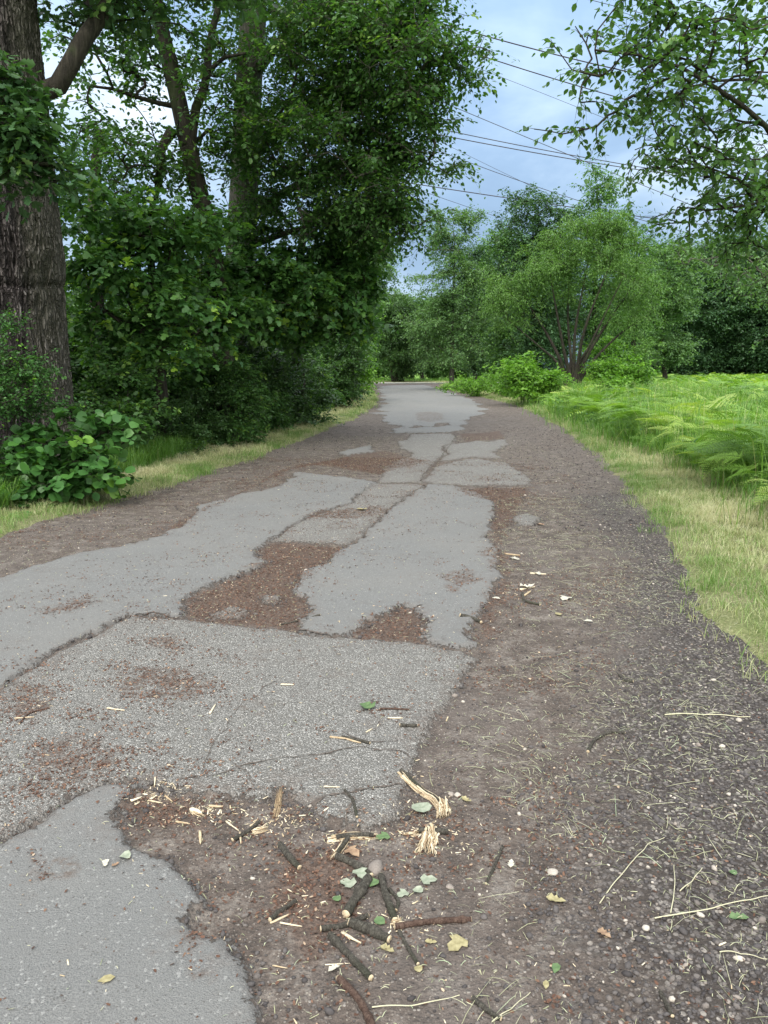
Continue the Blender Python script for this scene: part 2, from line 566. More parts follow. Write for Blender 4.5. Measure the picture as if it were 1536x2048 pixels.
ys = [-4.0]
while ys[-1] < 0.9:
    ys.append(ys[-1] + .2)
while ys[-1] < 84:
    ys.append(ys[-1] + max(.011, .0062 * ys[-1]))
ys = A(ys)
xs = np.concatenate([np.arange(-9, -4.3, .08), np.arange(-4.3, 3.0, .0155), np.arange(3.0, 5.2, .03), np.arange(5.2, 9.01, .09)])
XX, YY = np.meshgrid(xs, ys)
LAY = layers(XX, YY)
ZZ = height(XX, YY, LAY)
lit = np.clip(msd(XX + (fbm(XX * 9, YY * 9, 77, 3) - .5) * .14, YY + (fbm(XX * 9, YY * 9, 78, 3) - .5) * .14, LITTER, .3), -.3, .3)
grv = np.clip(msd(XX, YY, GRAV, .6), -.6, .6)
rr = LAY[2]
nx, ny = len(xs), len(ys)
idx = (np.arange(ny - 1)[:, None] * nx + np.arange(nx - 1)[None])
quads = np.stack([idx, idx + 1, idx + nx + 1, idx + nx], -1).reshape(-1, 4)
rc = (rr[:-1, :-1] + rr[1:, 1:]).ravel() / 2
xcen = ((XX[:-1, :-1] + XX[1:, 1:]) / 2).ravel()


def submesh(name, mask, mat):
    q = quads[mask]
    used, inv = np.unique(q.ravel(), return_inverse=True)
    V = np.stack([XX.ravel(), YY.ravel(), ZZ.ravel()], -1)[used]
    at = {'sa': LAY[0].ravel()[used], 'sb': LAY[1].ravel()[used], 'lit': lit.ravel()[used], 'grv': grv.ravel()[used], 'edge': rr.ravel()[used]}
    return mesh(name, V, inv.reshape(-1, 4).astype(np.int32), mat, at, True)


m, t = new_mat('worn road surface')
co = t.n('ShaderNodeTexCoord').outputs['Object']
nbig = t.noise(co, 0.9, 4, .6)
nmed = t.noise(co, 7, 5, .65)
nfin = t.noise(co, 55, 4, .7)
nvf = t.noise(co, 260, 2, .6)
v1 = t.vor(co, 150)
v2 = t.vor(co, 62)
v3 = t.vor(co, 95)
sv1 = t.n('ShaderNodeSeparateColor', {0: v1.outputs['Color']})
sv2 = t.n('ShaderNodeSeparateColor', {0: v2.outputs['Color']})
sv3 = t.n('ShaderNodeSeparateColor', {0: v3.outputs['Color']})
nm2 = t.noise(co, 19, 5, .72)
jit = t.math('ADD', t.math('MULTIPLY', t.math('SUBTRACT', nfin, .5), .09), t.math('MULTIPLY', t.math('SUBTRACT', nm2, .5), .20))
maskA = t.sstep(t.math('ADD', t.attr('sa'), jit), -.004, .008)
maskB = t.sstep(t.math('ADD', t.attr('sb'), jit), -.006, .010)
# dirt
dirt = t.ramp(t.math('ADD', t.math('MULTIPLY', nmed, .6), t.math('MULTIPLY', nfin, .4)), [(.35, (.046, .039, .034)), (.5, (.100, .080, .069)), (.64, (.205, .184, .165))])
dirt = t.mix(t.sstep(nbig, .4, .65), dirt, t.mix(.5, dirt, (.125, .108, .10)))
peb = t.math('MULTIPLY', t.sstep(sv3.outputs[0], .82, .86), t.sstep(v3.outputs[0], .42, .30))
dirt = t.mix(t.math('MULTIPLY', peb, .75), dirt, t.ramp(sv3.outputs[1], [(0, (.10, .085, .08)), (.6, (.21, .19, .175)), (1, (.38, .35, .32))]))
peb2 = t.math('MULTIPLY', t.sstep(sv1.outputs[0], .7, .74), t.sstep(v1.outputs[0], .45, .3))
dirt = t.mix(t.math('MULTIPLY', peb2, .6), dirt, t.ramp(sv1.outputs[1], [(0, (.03, .025, .022)), (.5, (.17, .15, .135)), (1, (.36, .33, .28))]))
# gravel
gcol = t.ramp(sv2.outputs[0], [(0, (.055, .049, .049)), (.45, (.105, .096, .094)), (.8, (.18, .165, .156)), (1, (.36, .33, .30))])
gcol = t.mix(t.sstep(v2.outputs[0], .38, .55), gcol, (.03, .026, .024))
gm = t.sstep(t.math('ADD', t.attr('grv'), t.math('MULTIPLY', t.math('SUBTRACT', nmed, .5), 1.4)), -.15, .30)
dirt = t.mix(t.math('MULTIPLY', gm, .75), dirt, gcol)
# brown bud-scale litter staining
lcol = t.ramp(nfin, [(.3, (.045, .030, .024)), (.5, (.095, .064, .050)), (.7, (.165, .120, .095))])
lmask = t.sstep(t.math('ADD', t.attr('lit'), t.math('MULTIPLY', t.math('SUBTRACT', nmed, .5), .35)), -.03, .05)
dirt = t.mix(t.math('MULTIPLY', lmask, .80), dirt, lcol)
# coarse asphalt
ccol = t.ramp(sv1.outputs[0], [(0, (.13, .127, .12)), (.45, (.215, .213, .205)), (.8, (.30, .295, .285)), (1, (.48, .47, .45))])
ccol = t.mix(t.sstep(v1.outputs[0], .42, .62), ccol, (.125, .12, .112))
ccol = t.mix(t.math('MULTIPLY', t.sstep(nmed, .45, .7), .35), ccol, (.15, .145, .14))
# smooth asphalt
scol = t.ramp(nvf, [(.3, (.105, .107, .108)), (.5, (.148, .150, .150)), (.7, (.20, .202, .20))])
scol = t.mix(t.math('MULTIPLY', t.sstep(sv1.outputs[1], .95, .97), .35), scol, (.42, .42, .41))
scol = t.mix(t.math('MULTIPLY', t.sstep(nbig, .35, .65), .45), scol, (.175, .172, .165))
dots = t.math('MULTIPLY', t.sstep(sv3.outputs[2], .90, .93), t.sstep(v3.outputs[0], .35, .2))
scol = t.mix(t.math('MULTIPLY', dots, .6), scol, (.07, .065, .062))
# dirt dusting over asphalt
dust = t.sstep(t.noise(co, 2.6, 6, .7), .50, .74)
rim = t.math('SUBTRACT', 1.0, t.sstep(t.math('MAXIMUM', t.attr('sa'), t.attr('sb')), .0, .16))
dst = t.math('MULTIPLY', t.math('MAXIMUM', dust, t.math('MULTIPLY', rim, .8)), t.sstep(nm2, .42, .60))
litA = t.math('MULTIPLY', lmask, t.sstep(nm2, .40, .60))
col = t.mix(maskB, dirt, t.mix(t.math('MAXIMUM', t.math('MULTIPLY', litA, .8), t.math('MULTIPLY', dst, .65)), ccol, t.mix(.5, lcol, dirt)))
col = t.mix(maskA, col, t.mix(t.math('MAXIMUM', t.math('MULTIPLY', litA, .7), t.math('MULTIPLY', dst, .35)), scol, t.mix(.5, lcol, dirt)))
# dark grime that has gathered along patch joints
ja = t.math('ABSOLUTE', t.math('ADD', t.attr('sa'), jit))
jb = t.math('ABSOLUTE', t.math('ADD', t.attr('sb'), jit))
jn = t.math('MINIMUM', ja, jb)
jm = t.math('MULTIPLY', t.math('SUBTRACT', 1.0, t.sstep(jn, .002, .022)), t.sstep(nmed, .3, .55))
col = t.mix(t.math('MULTIPLY', jm, .4), col, (.055, .047, .042))
asph = t.math('MAXIMUM', maskA, maskB)
hd = t.math('ADD', t.math('MULTIPLY', nfin, .9), t.math('MULTIPLY', t.math('SUBTRACT', 1.0, v3.outputs[0]), t.math('MULTIPLY', sv3.outputs[0], .5)))
hb = t.math('MULTIPLY', t.math('SUBTRACT', 1.0, v1.outputs[0]), .45)
ha = t.math('ADD', t.math('MULTIPLY', nvf, .30), t.math('MULTIPLY', t.math('SUBTRACT', 1.0, v1.outputs[0]), .10))
hgt = t.n('ShaderNodeMix', {0: maskB, 2: hd, 3: hb}, data_type='FLOAT').outputs[0]
hgt = t.n('ShaderNodeMix', {0: maskA, 2: hgt, 3: ha}, data_type='FLOAT').outputs[0]
finish(t, col, .85, hgt, 1.0, .020, .25)
M['road'] = m

m, t = new_mat('verge soil and thatch')
co = t.n('ShaderNodeTexCoord').outputs['Object']
n1 = t.noise(co, 3, 4, .6)
n2 = t.noise(co, 60, 4, .7)
c = t.ramp(n2, [(.3, (.07, .07, .035)), (.5, (.17, .17, .09)), (.7, (.33, .31, .19))])
c = t.mix(t.sstep(n1, .35, .7), c, t.mix(.6, c, (.085, .13, .035)))
finish(t, c, .95, n2, .8, .02, .1)
M['verge'] = m
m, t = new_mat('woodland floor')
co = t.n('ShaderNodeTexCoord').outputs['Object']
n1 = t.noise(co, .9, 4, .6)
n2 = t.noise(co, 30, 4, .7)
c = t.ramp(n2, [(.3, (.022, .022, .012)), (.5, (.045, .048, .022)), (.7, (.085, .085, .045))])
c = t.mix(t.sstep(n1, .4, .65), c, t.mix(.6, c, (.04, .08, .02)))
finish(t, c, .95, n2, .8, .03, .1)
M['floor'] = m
m, t = new_mat('meadow ground')
co = t.n('ShaderNodeTexCoord').outputs['Object']
n1 = t.noise(co, .35, 4, .6)
n2 = t.noise(co, 9, 4, .7)
c = t.ramp(n2, [(.3, (.06, .13, .02)), (.5, (.11, .22, .035)), (.7, (.17, .29, .055))])
c = t.mix(t.sstep(n1, .4, .65), c, t.mix(.6, c, (.15, .24, .05)))
finish(t, c, .95, n2, .8, .05, .1)
M['meadow'] = m

VER_L = (rc <= -.06 + .03) & (xcen < 0)
obj('road', submesh('road', rc > -.06, M['road']), kind='structure')
obj('verge', submesh('verge', (rc <= -.06) & (xcen < 1.2), M['verge']), kind='structure')
obj('verge', submesh('verge_field_side', (rc <= -.06) & (xcen >= 1.2), M['verge']), kind='structure')


def sheet(name, x0, x1, y0, y1, z, step, amp, mat, seed=1):
    gx = np.arange(x0, x1 + step * .5, step); gy = np.arange(y0, y1 + step * .5, step)
    X_, Y_ = np.meshgrid(gx, gy)
    Z_ = z + (fbm(X_ / 6, Y_ / 6, seed, 3) - .5) * amp
    n_ = len(gx)
    i_ = (np.arange(len(gy) - 1)[:, None] * n_ + np.arange(n_ - 1)[None])
    F_ = np.stack([i_, i_ + 1, i_ + n_ + 1, i_ + n_], -1).reshape(-1, 4)
    me = mesh(name, np.stack([X_, Y_, Z_], -1).reshape(-1, 3), F_, mat, None, True)
    return obj(name, me, kind='structure')


sheet('ground', -900, 900, -300, 1500, -.09, 30, 0.0, M['meadow'])
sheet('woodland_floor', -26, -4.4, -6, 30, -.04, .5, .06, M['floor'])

# far lane crossing beyond the bend
m, t = new_mat('pale lane surface')
co = t.n('ShaderNodeTexCoord').outputs['Object']
c = t.ramp(t.noise(co, 4, 4, .6), [(.3, (.33, .32, .30)), (.7, (.48, .47, .44))])
finish(t, c, .9)
M['lane'] = m
lx = np.linspace(-26, 22, 60)
yc = 76.5 + 0.8 * np.sin(lx * .15)
V_ = np.concatenate([np.stack([lx, yc - 3.6, np.full(60, .05)], -1), np.stack([lx, yc + 1.6, np.full(60, .05)], -1)])
F_ = np.stack([np.arange(59), np.arange(59) + 1, np.arange(59) + 61, np.arange(59) + 60], -1)
obj('far_lane', mesh('far_lane', V_, F_, M['lane']), kind='structure')

# cracks in the old slab
def hz_at(x, y):
    return height(A(x, float), A(y, float))


def crack(pp, wd, seed):
    q = poly(pp)
    seglen = np.r_[0, np.cumsum(np.hypot(*np.diff(q, axis=0).T))]
    s = np.arange(0, seglen[-1], .012)
    x = np.interp(s, seglen, q[:, 0]); y = np.interp(s, seglen, q[:, 1])
    x = x + (fbm(s * 9, s * 0 + seed, 5, 3) - .5) * .05; y = y + (fbm(s * 9, s * 0 + seed, 6, 3) - .5) * .05
    d = nrm(np.stack([np.gradient(x), np.gradient(y)], -1))
    nn = np.stack([-d[:, 1], d[:, 0]], -1)
    ww = wd * (.25 + fbm(s * 30, s * 0 + seed, 8, 2) ** 2 * 2.2)
    L = np.stack([x, y], -1) + nn * ww[:, None]; Rr = np.stack([x, y], -1) - nn * ww[:, None]
    z = hz_at(x, y) + .0035
    V = np.concatenate([np.c_[L, z], np.c_[Rr, z]])
    k = len(s); i = np.arange(k - 1)
    return V, np.stack([i, i + 1, i + 1 + k, i + k], -1)


m, t = new_mat('dark crack fill')
finish(t, t.ramp(t.noise(t.n('ShaderNodeTexCoord').outputs['Object'], 90, 3), [(.35, (.05, .043, .038)), (.65, (.115, .095, .082))]), .95)
M['crack'] = m
cr = [crack(p, w_, i) for i, (p, w_) in enumerate([
    ([(360, 1575), (450, 1555), (560, 1530), (640, 1520), (720, 1508), (800, 1512), (822, 1530)], .0028),
    ([(505, 1595), (495, 1560), (470, 1540)], .002),
    ([(640, 1655), (625, 1620), (660, 1600), (720, 1590), (805, 1580)], .0045),
    ([(700, 1655), (705, 1620), (690, 1598)], .003),
    ([(690, 1480), (740, 1495), (800, 1490)], .002),
    ([(850, 972), (792, 1013), (742, 1058), (704, 1092)], .006),
    ([(268, 1236), (300, 1234), (420, 1246), (600, 1269), (800, 1289), (935, 1305)], .0065),
    ([(0, 1380), (130, 1303), (268, 1236)], .006),
    ([(742, 966), (850, 972), (960, 975), (1062, 974)], .007),
    ([(915, 867), (902, 890), (880, 920), (852, 946), (838, 967)], .008),
    ([(770, 867), (915, 866)], .02),
    ([(560, 1370), (480, 1420), (430, 1500), (400, 1560)], .0015),
])]
V_, F_ = merge(cr)
obj('road_crack', mesh('road_crack', V_, F_, M['crack']), kind='structure')
print('road', time.time() - T0)

# ================================================================== TREES
def resample(pts, step):
    pts = A(pts, float)
    # Catmull-Rom smoothing then even spacing
    if len(pts) > 2:
        ext = np.vstack([2 * pts[0] - pts[1], pts, 2 * pts[-1] - pts[-2]])
        out = []
        for i in range(1, len(ext) - 2):
            p0, p1, p2, p3 = ext[i - 1:i + 3]
            tt = np.linspace(0, 1, 12, endpoint=False)[:, None]
            out.append(.5 * ((2 * p1) + (-p0 + p2) * tt + (2 * p0 - 5 * p1 + 4 * p2 - p3) * tt ** 2 + (-p0 + 3 * p1 - 3 * p2 + p3) * tt ** 3))
        pts = np.vstack(out + [pts[-1:]])
    L = np.r_[0, np.cumsum(np.linalg.norm(np.diff(pts, axis=0), axis=1))]
    k = max(3, int(L[-1] / step) + 1)
    s = np.linspace(0, L[-1], k)
    return np.stack([np.interp(s, L, pts[:, i]) for i in range(3)], -1)


def grow(rng, trunks, tips, rtip=.005, seg=.4, wig=.05, step=.35, expo=.5, lift=.3, minz=0.0):
    """trunks: [(points, r0, r1)]; each tip is joined to the nearest wood by a curved branch"""
    NMAX = 60000
    N = np.zeros((NMAX, 3)); D = np.zeros((NMAX, 3)); PA = np.full(NMAX, -1); RD = np.zeros(NMAX); CN = np.zeros(NMAX); OK = np.zeros(NMAX, bool)
    n = 0
    tch, bch = [], []
    for pts, r0, r1 in trunks:
        q = resample(pts, step)
        k = len(q)
        N[n:n + k] = q; D[n:n + k] = nrm(np.gradient(q, axis=0))
        PA[n + 1:n + k] = np.arange(n, n + k - 1)
        RD[n:n + k] = r0 + (r1 - r0) * np.linspace(0, 1, k) ** .85
        OK[n:n + k] = q[:, 2] >= minz
        tch.append(np.arange(n, n + k))
        n += k
    nt = n
    tips = A(tips)
    d0 = np.min(np.linalg.norm(tips[:, None] - N[None, :nt], axis=2), axis=1)
    tips = tips[np.argsort(d0)]
    tipdir = np.zeros_like(tips)
    for ti, tp in enumerate(tips):
        df = tp - N[:n]
        d = np.linalg.norm(df, axis=1)
        cost = d + .7 * np.maximum(0, -df[:, 2] + .1 * d) + np.where(OK[:n], 0, 50)
        i = int(np.argmin(cost))
        L = d[i]
        k = max(2, min(24, int(L / seg)))
        c = N[i] + (D[i] * .30 + A([0, 0, lift]) + rng.normal(0, .10, 3)) * L * .7 + (tp - N[i]) * .35
        tt = (np.arange(1, k + 1) / k)[:, None]
        q = (1 - tt) ** 2 * N[i] + 2 * tt * (1 - tt) * c + tt ** 2 * tp
        q[:-1] += rng.normal(0, wig, (k - 1, 3)) * min(1, L)
        a = n
        N[n:n + k] = q
        full = np.vstack([N[i], q])
        D[n:n + k] = nrm(np.diff(full, axis=0))
        PA[n] = i; PA[n + 1:n + k] = np.arange(n, n + k - 1)
        OK[n:n + k] = True
        n += k
        CN[n - 1] = 1
        tipdir[ti] = D[n - 1]
        bch.append((i, a, n))
        if n > NMAX - 100:
            break
    for i in range(n - 1, nt - 1, -1):
        if PA[i] >= 0:
            CN[PA[i]] += CN[i]
    RD[nt:n] = rtip * np.maximum(CN[nt:n], 1) ** expo
    br = []
    for (i, a, b) in bch:
        ids = np.r_[i, np.arange(a, b)]
        r = RD[ids].copy()
        r[0] = min(RD[a] * 1.15, RD[i])
        if i < nt:
            r[1:] = np.minimum(r[1:], RD[i] * .8)
            r[0] = min(r[0], RD[i] * .9)
        mx = r.max()
        br.append(tube(N[ids], r, 4 if mx < .015 else (5 if mx < .04 else 8)))
    tr = [(N[c_], RD[c_]) for c_ in tch]
    return tr, br, tips[:len(bch)], tipdir[:len(bch)]


def foliage(rng, tips, tdir, S, K, l, size, template, droop=.25, flat=1.0, spread=.9, jit=.06, twigs=True, trad=.003):
    """S side twigs at each tip, K leaves on each, alternately left and right"""
    n = len(tips)
    base = np.repeat(tips, S, axis=0)
    bd = np.repeat(tdir, S, axis=0)
    r = rng.normal(0, 1, (n * S, 3)); r[:, 2] *= .55
    sd = nrm(bd * .7 + r * spread)
    base = base - bd * rng.uniform(0, 1, (n * S, 1)) * l * .6
    ll = l * rng.uniform(.55, 1.25, (n * S, 1))
    tt = ((np.arange(K) + 1) / K)[None, :, None]
    pos = base[:, None] + sd[:, None] * (ll[:, None] * tt)
    pos[..., 2] -= (droop * ll * (tt[0, :, 0] ** 2)[None])
    pos = pos.reshape(-1, 3) + rng.normal(0, jit * l, (n * S * K, 3))
    up = A([0, 0, 1.0]) * flat + rng.normal(0, .42, (n * S * K, 3))
    sdk = np.repeat(sd, K, axis=0)
    side = nrm(np.cross(sdk, A([0, 0, 1.0]))) * np.tile(np.where(np.arange(K) % 2 == 0, 1.0, -1.0), n * S)[:, None]
    ay = nrm(sdk * .55 + side * .75 + rng.normal(0, .3, (n * S * K, 3)) + A([0, 0, -droop * 1.2]))
    sz = size * rng.uniform(.6, 1.25, n * S * K)
    V, F = inst(template[0], template[1], pos, ay, nrm(up), sz)
    # tone: one value for a twig plus a little for each leaf; few twigs carry young yellow-green leaves
    tone = np.repeat(rng.uniform(.05, .80, n * S), K) + rng.normal(0, .10, n * S * K)
    young = np.repeat(rng.uniform(0, 1, n * S) < .05, K)
    tone = np.where(young, .96, np.clip(tone, 0, .88))
    rnd = np.repeat(tone, len(template[0]))
    tw = None
    if twigs:
        tend = base + sd * ll
        tend[:, 2] -= (droop * ll[:, 0])
        mid = base + sd * ll * .5
        mid[:, 2] -= droop * ll[:, 0] * .25
        a = nrm(np.cross(sd, A([0.01, 0, 1.0]))) * trad
        b = nrm(np.cross(a, sd)) * trad
        V3 = np.stack([base + a, base - a * .5 + b, base - a * .5 - b, mid + a * .7, mid - a * .35 + b * .7, mid - a * .35 - b * .7, tend], 1)
        off = (np.arange(len(base)) * 7)[:, None, None]
        tf = A([[0, 1, 4, 3], [1, 2, 5, 4], [2, 0, 3, 5]])
        t3 = A([[3, 4, 6], [4, 5, 6], [5, 3, 6]])
        tw = (V3.reshape(-1, 3), (tf[None] + off).reshape(-1, 4), (t3[None] + off).reshape(-1, 3))
    return V, F, rnd, tw


def blob_tips(rng, blobs, clump=.35):
    """blobs: (centre, radii, n) ellipsoids; tips gather in small clumps"""
    out = []
    for c, r, n in blobs:
        nc = max(3, int(n / 4))
        d = nrm(rng.normal(0, 1, (nc, 3))) * (rng.uniform(0.1, 1, (nc, 1)) ** .5)
        cc = A(c) + d * A(r)
        k = rng.integers(0, nc, n)
        out.append(cc[k] + rng.normal(0, 1, (n, 3)) * A([clump, clump, clump * .5]))
    return np.vstack(out)


def PB(px, py, d, rpx, rpy, rd, n):
    """blob given by where it stands in the view"""
    s = d / FPX
    return (P(px, py, d), (rpx * s, rd, rpy * s), n)


def build_tree(name, base, rng, trunks, tips, leaf, bark, label, cat, group=None, S=3, K=7, l=.45, size=.09, template=LEAF_QUAD,
               rtip=.005, seg=.4, wig=.05, expo=.5, droop=.25, flat=1.0, spread=.9, trunk_sides=14, lift=.3, minz=0.0, flare=1.5, trad=.003, twigs=True, knob=.05):
    tr, br, tp, td = grow(rng, trunks, tips, rtip, seg, wig, .35, expo, lift, minz)
    base = A(base, float)
    root = empty(name, base, label=label, category=cat)
    if group:
        root['group'] = group
    tv = []
    for q, r in tr:
        q2 = q; r2 = r.copy()
        if q[0, 2] < .6:                                     # root flare
            r2 = r2 * (1 + (flare - 1) * np.exp(-np.maximum(q[:, 2] - 0, 0) / .45))
        V, F = tube(q2, r2, trunk_sides)
        cen = np.repeat(q2, trunk_sides, axis=0)
        ang = np.tile(np.arange(trunk_sides), len(q2))
        V = cen + (V - cen) * (1 + knob * 2 * (vn(ang * 1.3, cen[:, 2] * 2.2, 5) - .5) + knob * (vn(ang * 2.7, cen[:, 2] * 6, 8) - .5))[:, None]
        tv.append((V - base, F))
    V, F = merge(tv)
    obj('trunk', mesh('trunk', V, F, M[bark], None, True), root)
    LV, LF, rnd, tw = foliage(rng, tp, td, S, K, l, size, template, droop, flat, spread, twigs=twigs, trad=trad)
    V, F = merge(br)
    Fl = [F]
    if tw is not None:
        Fl = [np.concatenate([F, tw[1] + len(V)]), tw[2] + len(V)]
        V = np.concatenate([V, tw[0]])
    obj('branches', mesh('branches', V - base, Fl, M[bark], None, True), root)
    obj('crown', mesh('crown', LV - base, LF, M[leaf], {'rnd': rnd}), root)
    return root


def gp(px, d):
    """foot of something d metres away below a pixel column"""
    x = P(px, 800, d)[0]
    return A([x, d, 0.0])


# ---- big oak at the left: built trunk with furrowed bark
rng = np.random.default_rng(11)
OX, OY = -4.95, 10.2
oak = empty('oak_tree', (OX, OY, 0), label='huge old oak with a thick furrowed trunk at the left edge of the lane', category='tree')
nth, nzz = 620, 620
th = np.linspace(0, 2 * math.pi, nth, endpoint=False)
zz = np.linspace(-.1, 9.5, nzz)
TH, Z2 = np.meshgrid(th, zz)
rad = .70 - .010 * Z2 + .50 * np.exp(-np.maximum(Z2, 0) / .55) * (.55 + .45 * np.cos(TH * 5 + 1.0)) + .10 * np.exp(-np.maximum(Z2, 0) / 1.6)
# scar ring and swelling
cu = np.cos(TH) * 2.2; su = np.sin(TH) * 2.2
ring = np.exp(-((Z2 - 2.62 - .04 * np.sin(TH * 3)) / .10) ** 2)
swell = np.exp(-((Z2 - 2.85) / .30) ** 2)
rad = rad + .045 * swell - .045 * np.exp(-((Z2 - 2.50 - .03 * np.sin(TH * 3 + 1) - .05 * (fbm(cu * 2 + 9, su * 2, 4, 3) - .5)) / .035) ** 2) * (.3 + .9 * fbm(cu * 1.5, su * 1.5 + 4, 14, 2))
wob = (fbm(cu * 1.2 + 5, Z2 * 1.6 + su, 3, 3) - .5) * 1.1
per = 30
ph = TH * per / (2 * math.pi) * 1.0
def ridg(k, zs, seed):
    a = (TH / (2 * math.pi)) * k + wob * k / 30
    a = np.mod(a, k)
    n0 = vn(a, Z2 * zs, seed)
    n1 = vn(a - k, Z2 * zs, seed)
    w0 = sst(a, k - 1.0, k)
    return 1 - np.abs((n0 * (1 - w0) + n1 * w0) * 2 - 1)
bark = ridg(110, 4.0, 61) * .62 + ridg(210, 11.0, 62) * .38
rad = rad + (bark - .6) * .050 + (fbm(cu * 1.5 + 3, Z2 * .9 + su, 66, 3) - .5) * .07
V_ = np.stack([np.cos(TH) * rad + .06 * np.sin(Z2 * .5) + .012 * Z2, np.sin(TH) * rad, Z2], -1).reshape(-1, 3)
i_ = np.arange(nzz - 1)[:, None] * nth; j_ = np.arange(nth)[None]; j2 = (j_ + 1) % nth
F_ = np.stack([i_ + j_, i_ + j2, i_ + nth + j2, i_ + nth + j_], -1).reshape(-1, 4)
m, t = new_mat('furrowed oak bark')
co = t.n('ShaderNodeTexCoord').outputs['Object']
f = t.attr('fur')
mp = t.n('ShaderNodeMapping', {'Vector': co, 'Scale': (1, 1, .3)}).outputs[0]
n1 = t.noise(mp, 32, 4, .7)
n2 = t.noise(co, 1.6, 4, .6)
ff = t.math('ADD', t.math('MULTIPLY', f, .75), t.math('MULTIPLY', n1, .4))
vo = t.n('ShaderNodeTexVoronoi', feature='DISTANCE_TO_EDGE')
wp = t.n('ShaderNodeVectorMath', {0: t.n('ShaderNodeMapping', {'Vector': co, 'Scale': (1, 1, .20)}).outputs[0], 1: t.n('ShaderNodeVectorMath', {0: t.n('ShaderNodeTexNoise', {'Vector': co, 'Scale': 9.0}).outputs[1], 3: .05}, operation='SCALE').outputs[0]}, operation='ADD').outputs[0]
t.set(vo, 'Vector', wp); vo.inputs['Scale'].default_value = 30
plate = t.sstep(vo.outputs[0], .02, .20)
ff = t.math('MULTIPLY', ff, t.math('ADD', .62, t.math('MULTIPLY', plate, .42)))
c = t.ramp(ff, [(.42, (.010, .008, .008)), (.66, (.046, .038, .038)), (.86, (.105, .091, .091)), (1, (.25, .225, .222))])
c = t.mix(t.math('MULTIPLY', t.sstep(n2, .4, .65), .5), c, t.mix(.5, c, (.05, .045, .045)))
sp = t.n('ShaderNodeSeparateXYZ', {0: co})
c = t.mix(t.math('MULTIPLY', t.sstep(t.math('ADD', sp.outputs[0], t.math('MULTIPLY', n2, .3)), .66, .84), .30), c, (.10, .105, .07))   # algae on the side towards the road
finish(t, c, .9, t.math('ADD', t.math('MULTIPLY', plate, 1.0), t.math('ADD', t.math('MULTIPLY', n1, .6), t.math('MULTIPLY', t.noise(co, 90, 3), .3))), 1.0, .03, .2)
M['oakbark'] = m
obj('trunk', mesh('trunk', V_, F_, m, {'fur': bark.ravel()}, True), oak)
limb = [((OX + .1, OY, 4.6), (P(118, 170, 10.2)), (P(150, 105, 10.2)), (P(205, 25, 10.4)), (P(262, -90, 10.6)), (P(400, -330, 11.0)))]
tip1 = blob_tips(rng, [PB(60, -150, 10, 260, 60, 1.6, 90), PB(330, -110, 11, 200, 70, 1.6, 150), PB(200, 40, 11, 60, 40, .6, 26), PB(560, -220, 11, 180, 80, 1.6, 90), PB(250, -10, 10.5, 90, 30, .8, 36)], .3)
br2 = [((OX - .3, OY - .5, 3.6), P(-120, 250, 9.0), P(-20, 210, 8.7), P(70, 250, 8.5))]
tip2 = blob_tips(rng, [PB(10, 170, 8.5, 50, 55, .3, 34), PB(45, 280, 8.5, 55, 50, .3, 30), PB(10, 320, 8.5, 50, 45, .3, 24), PB(95, 350, 8.6, 50, 22, .2, 14), PB(60, 230, 8.5, 40, 25, .2, 10)], .10)
tr, br, tp, td = grow(rng, [(limb[0], .135, .05), (br2[0], .07, .02), ([(OX + .1, OY, 8.5), (OX + .2, OY, 12), (OX, OY, 16)], .5, .2)], np.vstack([tip1, tip2]), .005, .35, .05, .3, .5, .25)
LV, LF, rnd, tw = foliage(rng, tp, td, 3, 6, .34, .125, LEAF_OAK, .25, 1.0, .9)
V, F = merge(br + [tube(q, r, 12) for q, r in tr])
V0 = A([OX, OY, 0])
obj('branches', mesh('branches', np.concatenate([V, tw[0]]) - V0, [np.concatenate([F, tw[1] + len(V)]), tw[2] + len(V)], M['bark_dark'], None, True), oak)
obj('crown', mesh('crown', LV - V0, LF, M['leaf_oak'], {'rnd': rnd}), oak)

# ---- leaning dark double-stemmed tree
rng = np.random.default_rng(12)
b = gp(452, 15.5)
tr_ = [([b + A([0, 0, -.1]), P(446, 700, 15.5), P(428, 520, 15.4), P(402, 400, 15.3), P(378, 300, 15.2), P(352, 180, 15.1), P(325, 70, 15), P(300, -60, 15), P(290, -200, 15)], .23, .12),
       ([P(380, 300, 15.2), P(392, 215, 15.2), P(412, 165, 15.3), P(420, 80, 15.4), P(445, -20, 15.5), P(450, -120, 15.5)], .10, .04),
       ([P(408, 150, 15.3), P(440, 118, 15.2), P(500, 105, 15.0)], .05, .02),
       ([P(345, 260, 15.2), P(325, 290, 15.1), P(318, 370, 15), P(305, 420, 15)], .10, .03),
       ([P(360, 215, 15.2), P(290, 200, 15), P(235, 180, 14.8), P(180, 172, 14.6)], .05, .02)]
tips = blob_tips(rng, [PB(215, 90, 15, 70, 70, 1.2, 75), PB(180, 215, 14.5, 40, 40, .6, 22), PB(395, 60, 15.5, 45, 70, 1.2, 40), PB(400, -70, 15, 140, 60, 1.6, 60), PB(250, -60, 15, 120, 50, 1.4, 50),
                       PB(330, 330, 15, 90, 50, 1.2, 60), PB(240, 300, 14.5, 70, 60, 1.2, 50), PB(430, 260, 15.2, 60, 70, 1, 45), PB(300, 150, 15, 40, 60, .8, 26), PB(470, 200, 15, 50, 80, 1, 45)], .3)
build_tree('leaning_tree', b, rng, tr_, tips, 'leaf_lime', 'bark_dark', 'leaning dark tree forked into two stems behind the big oak', 'tree', S=3, K=7, l=.42, size=.10, template=LEAF_OVAL, minz=2.5)

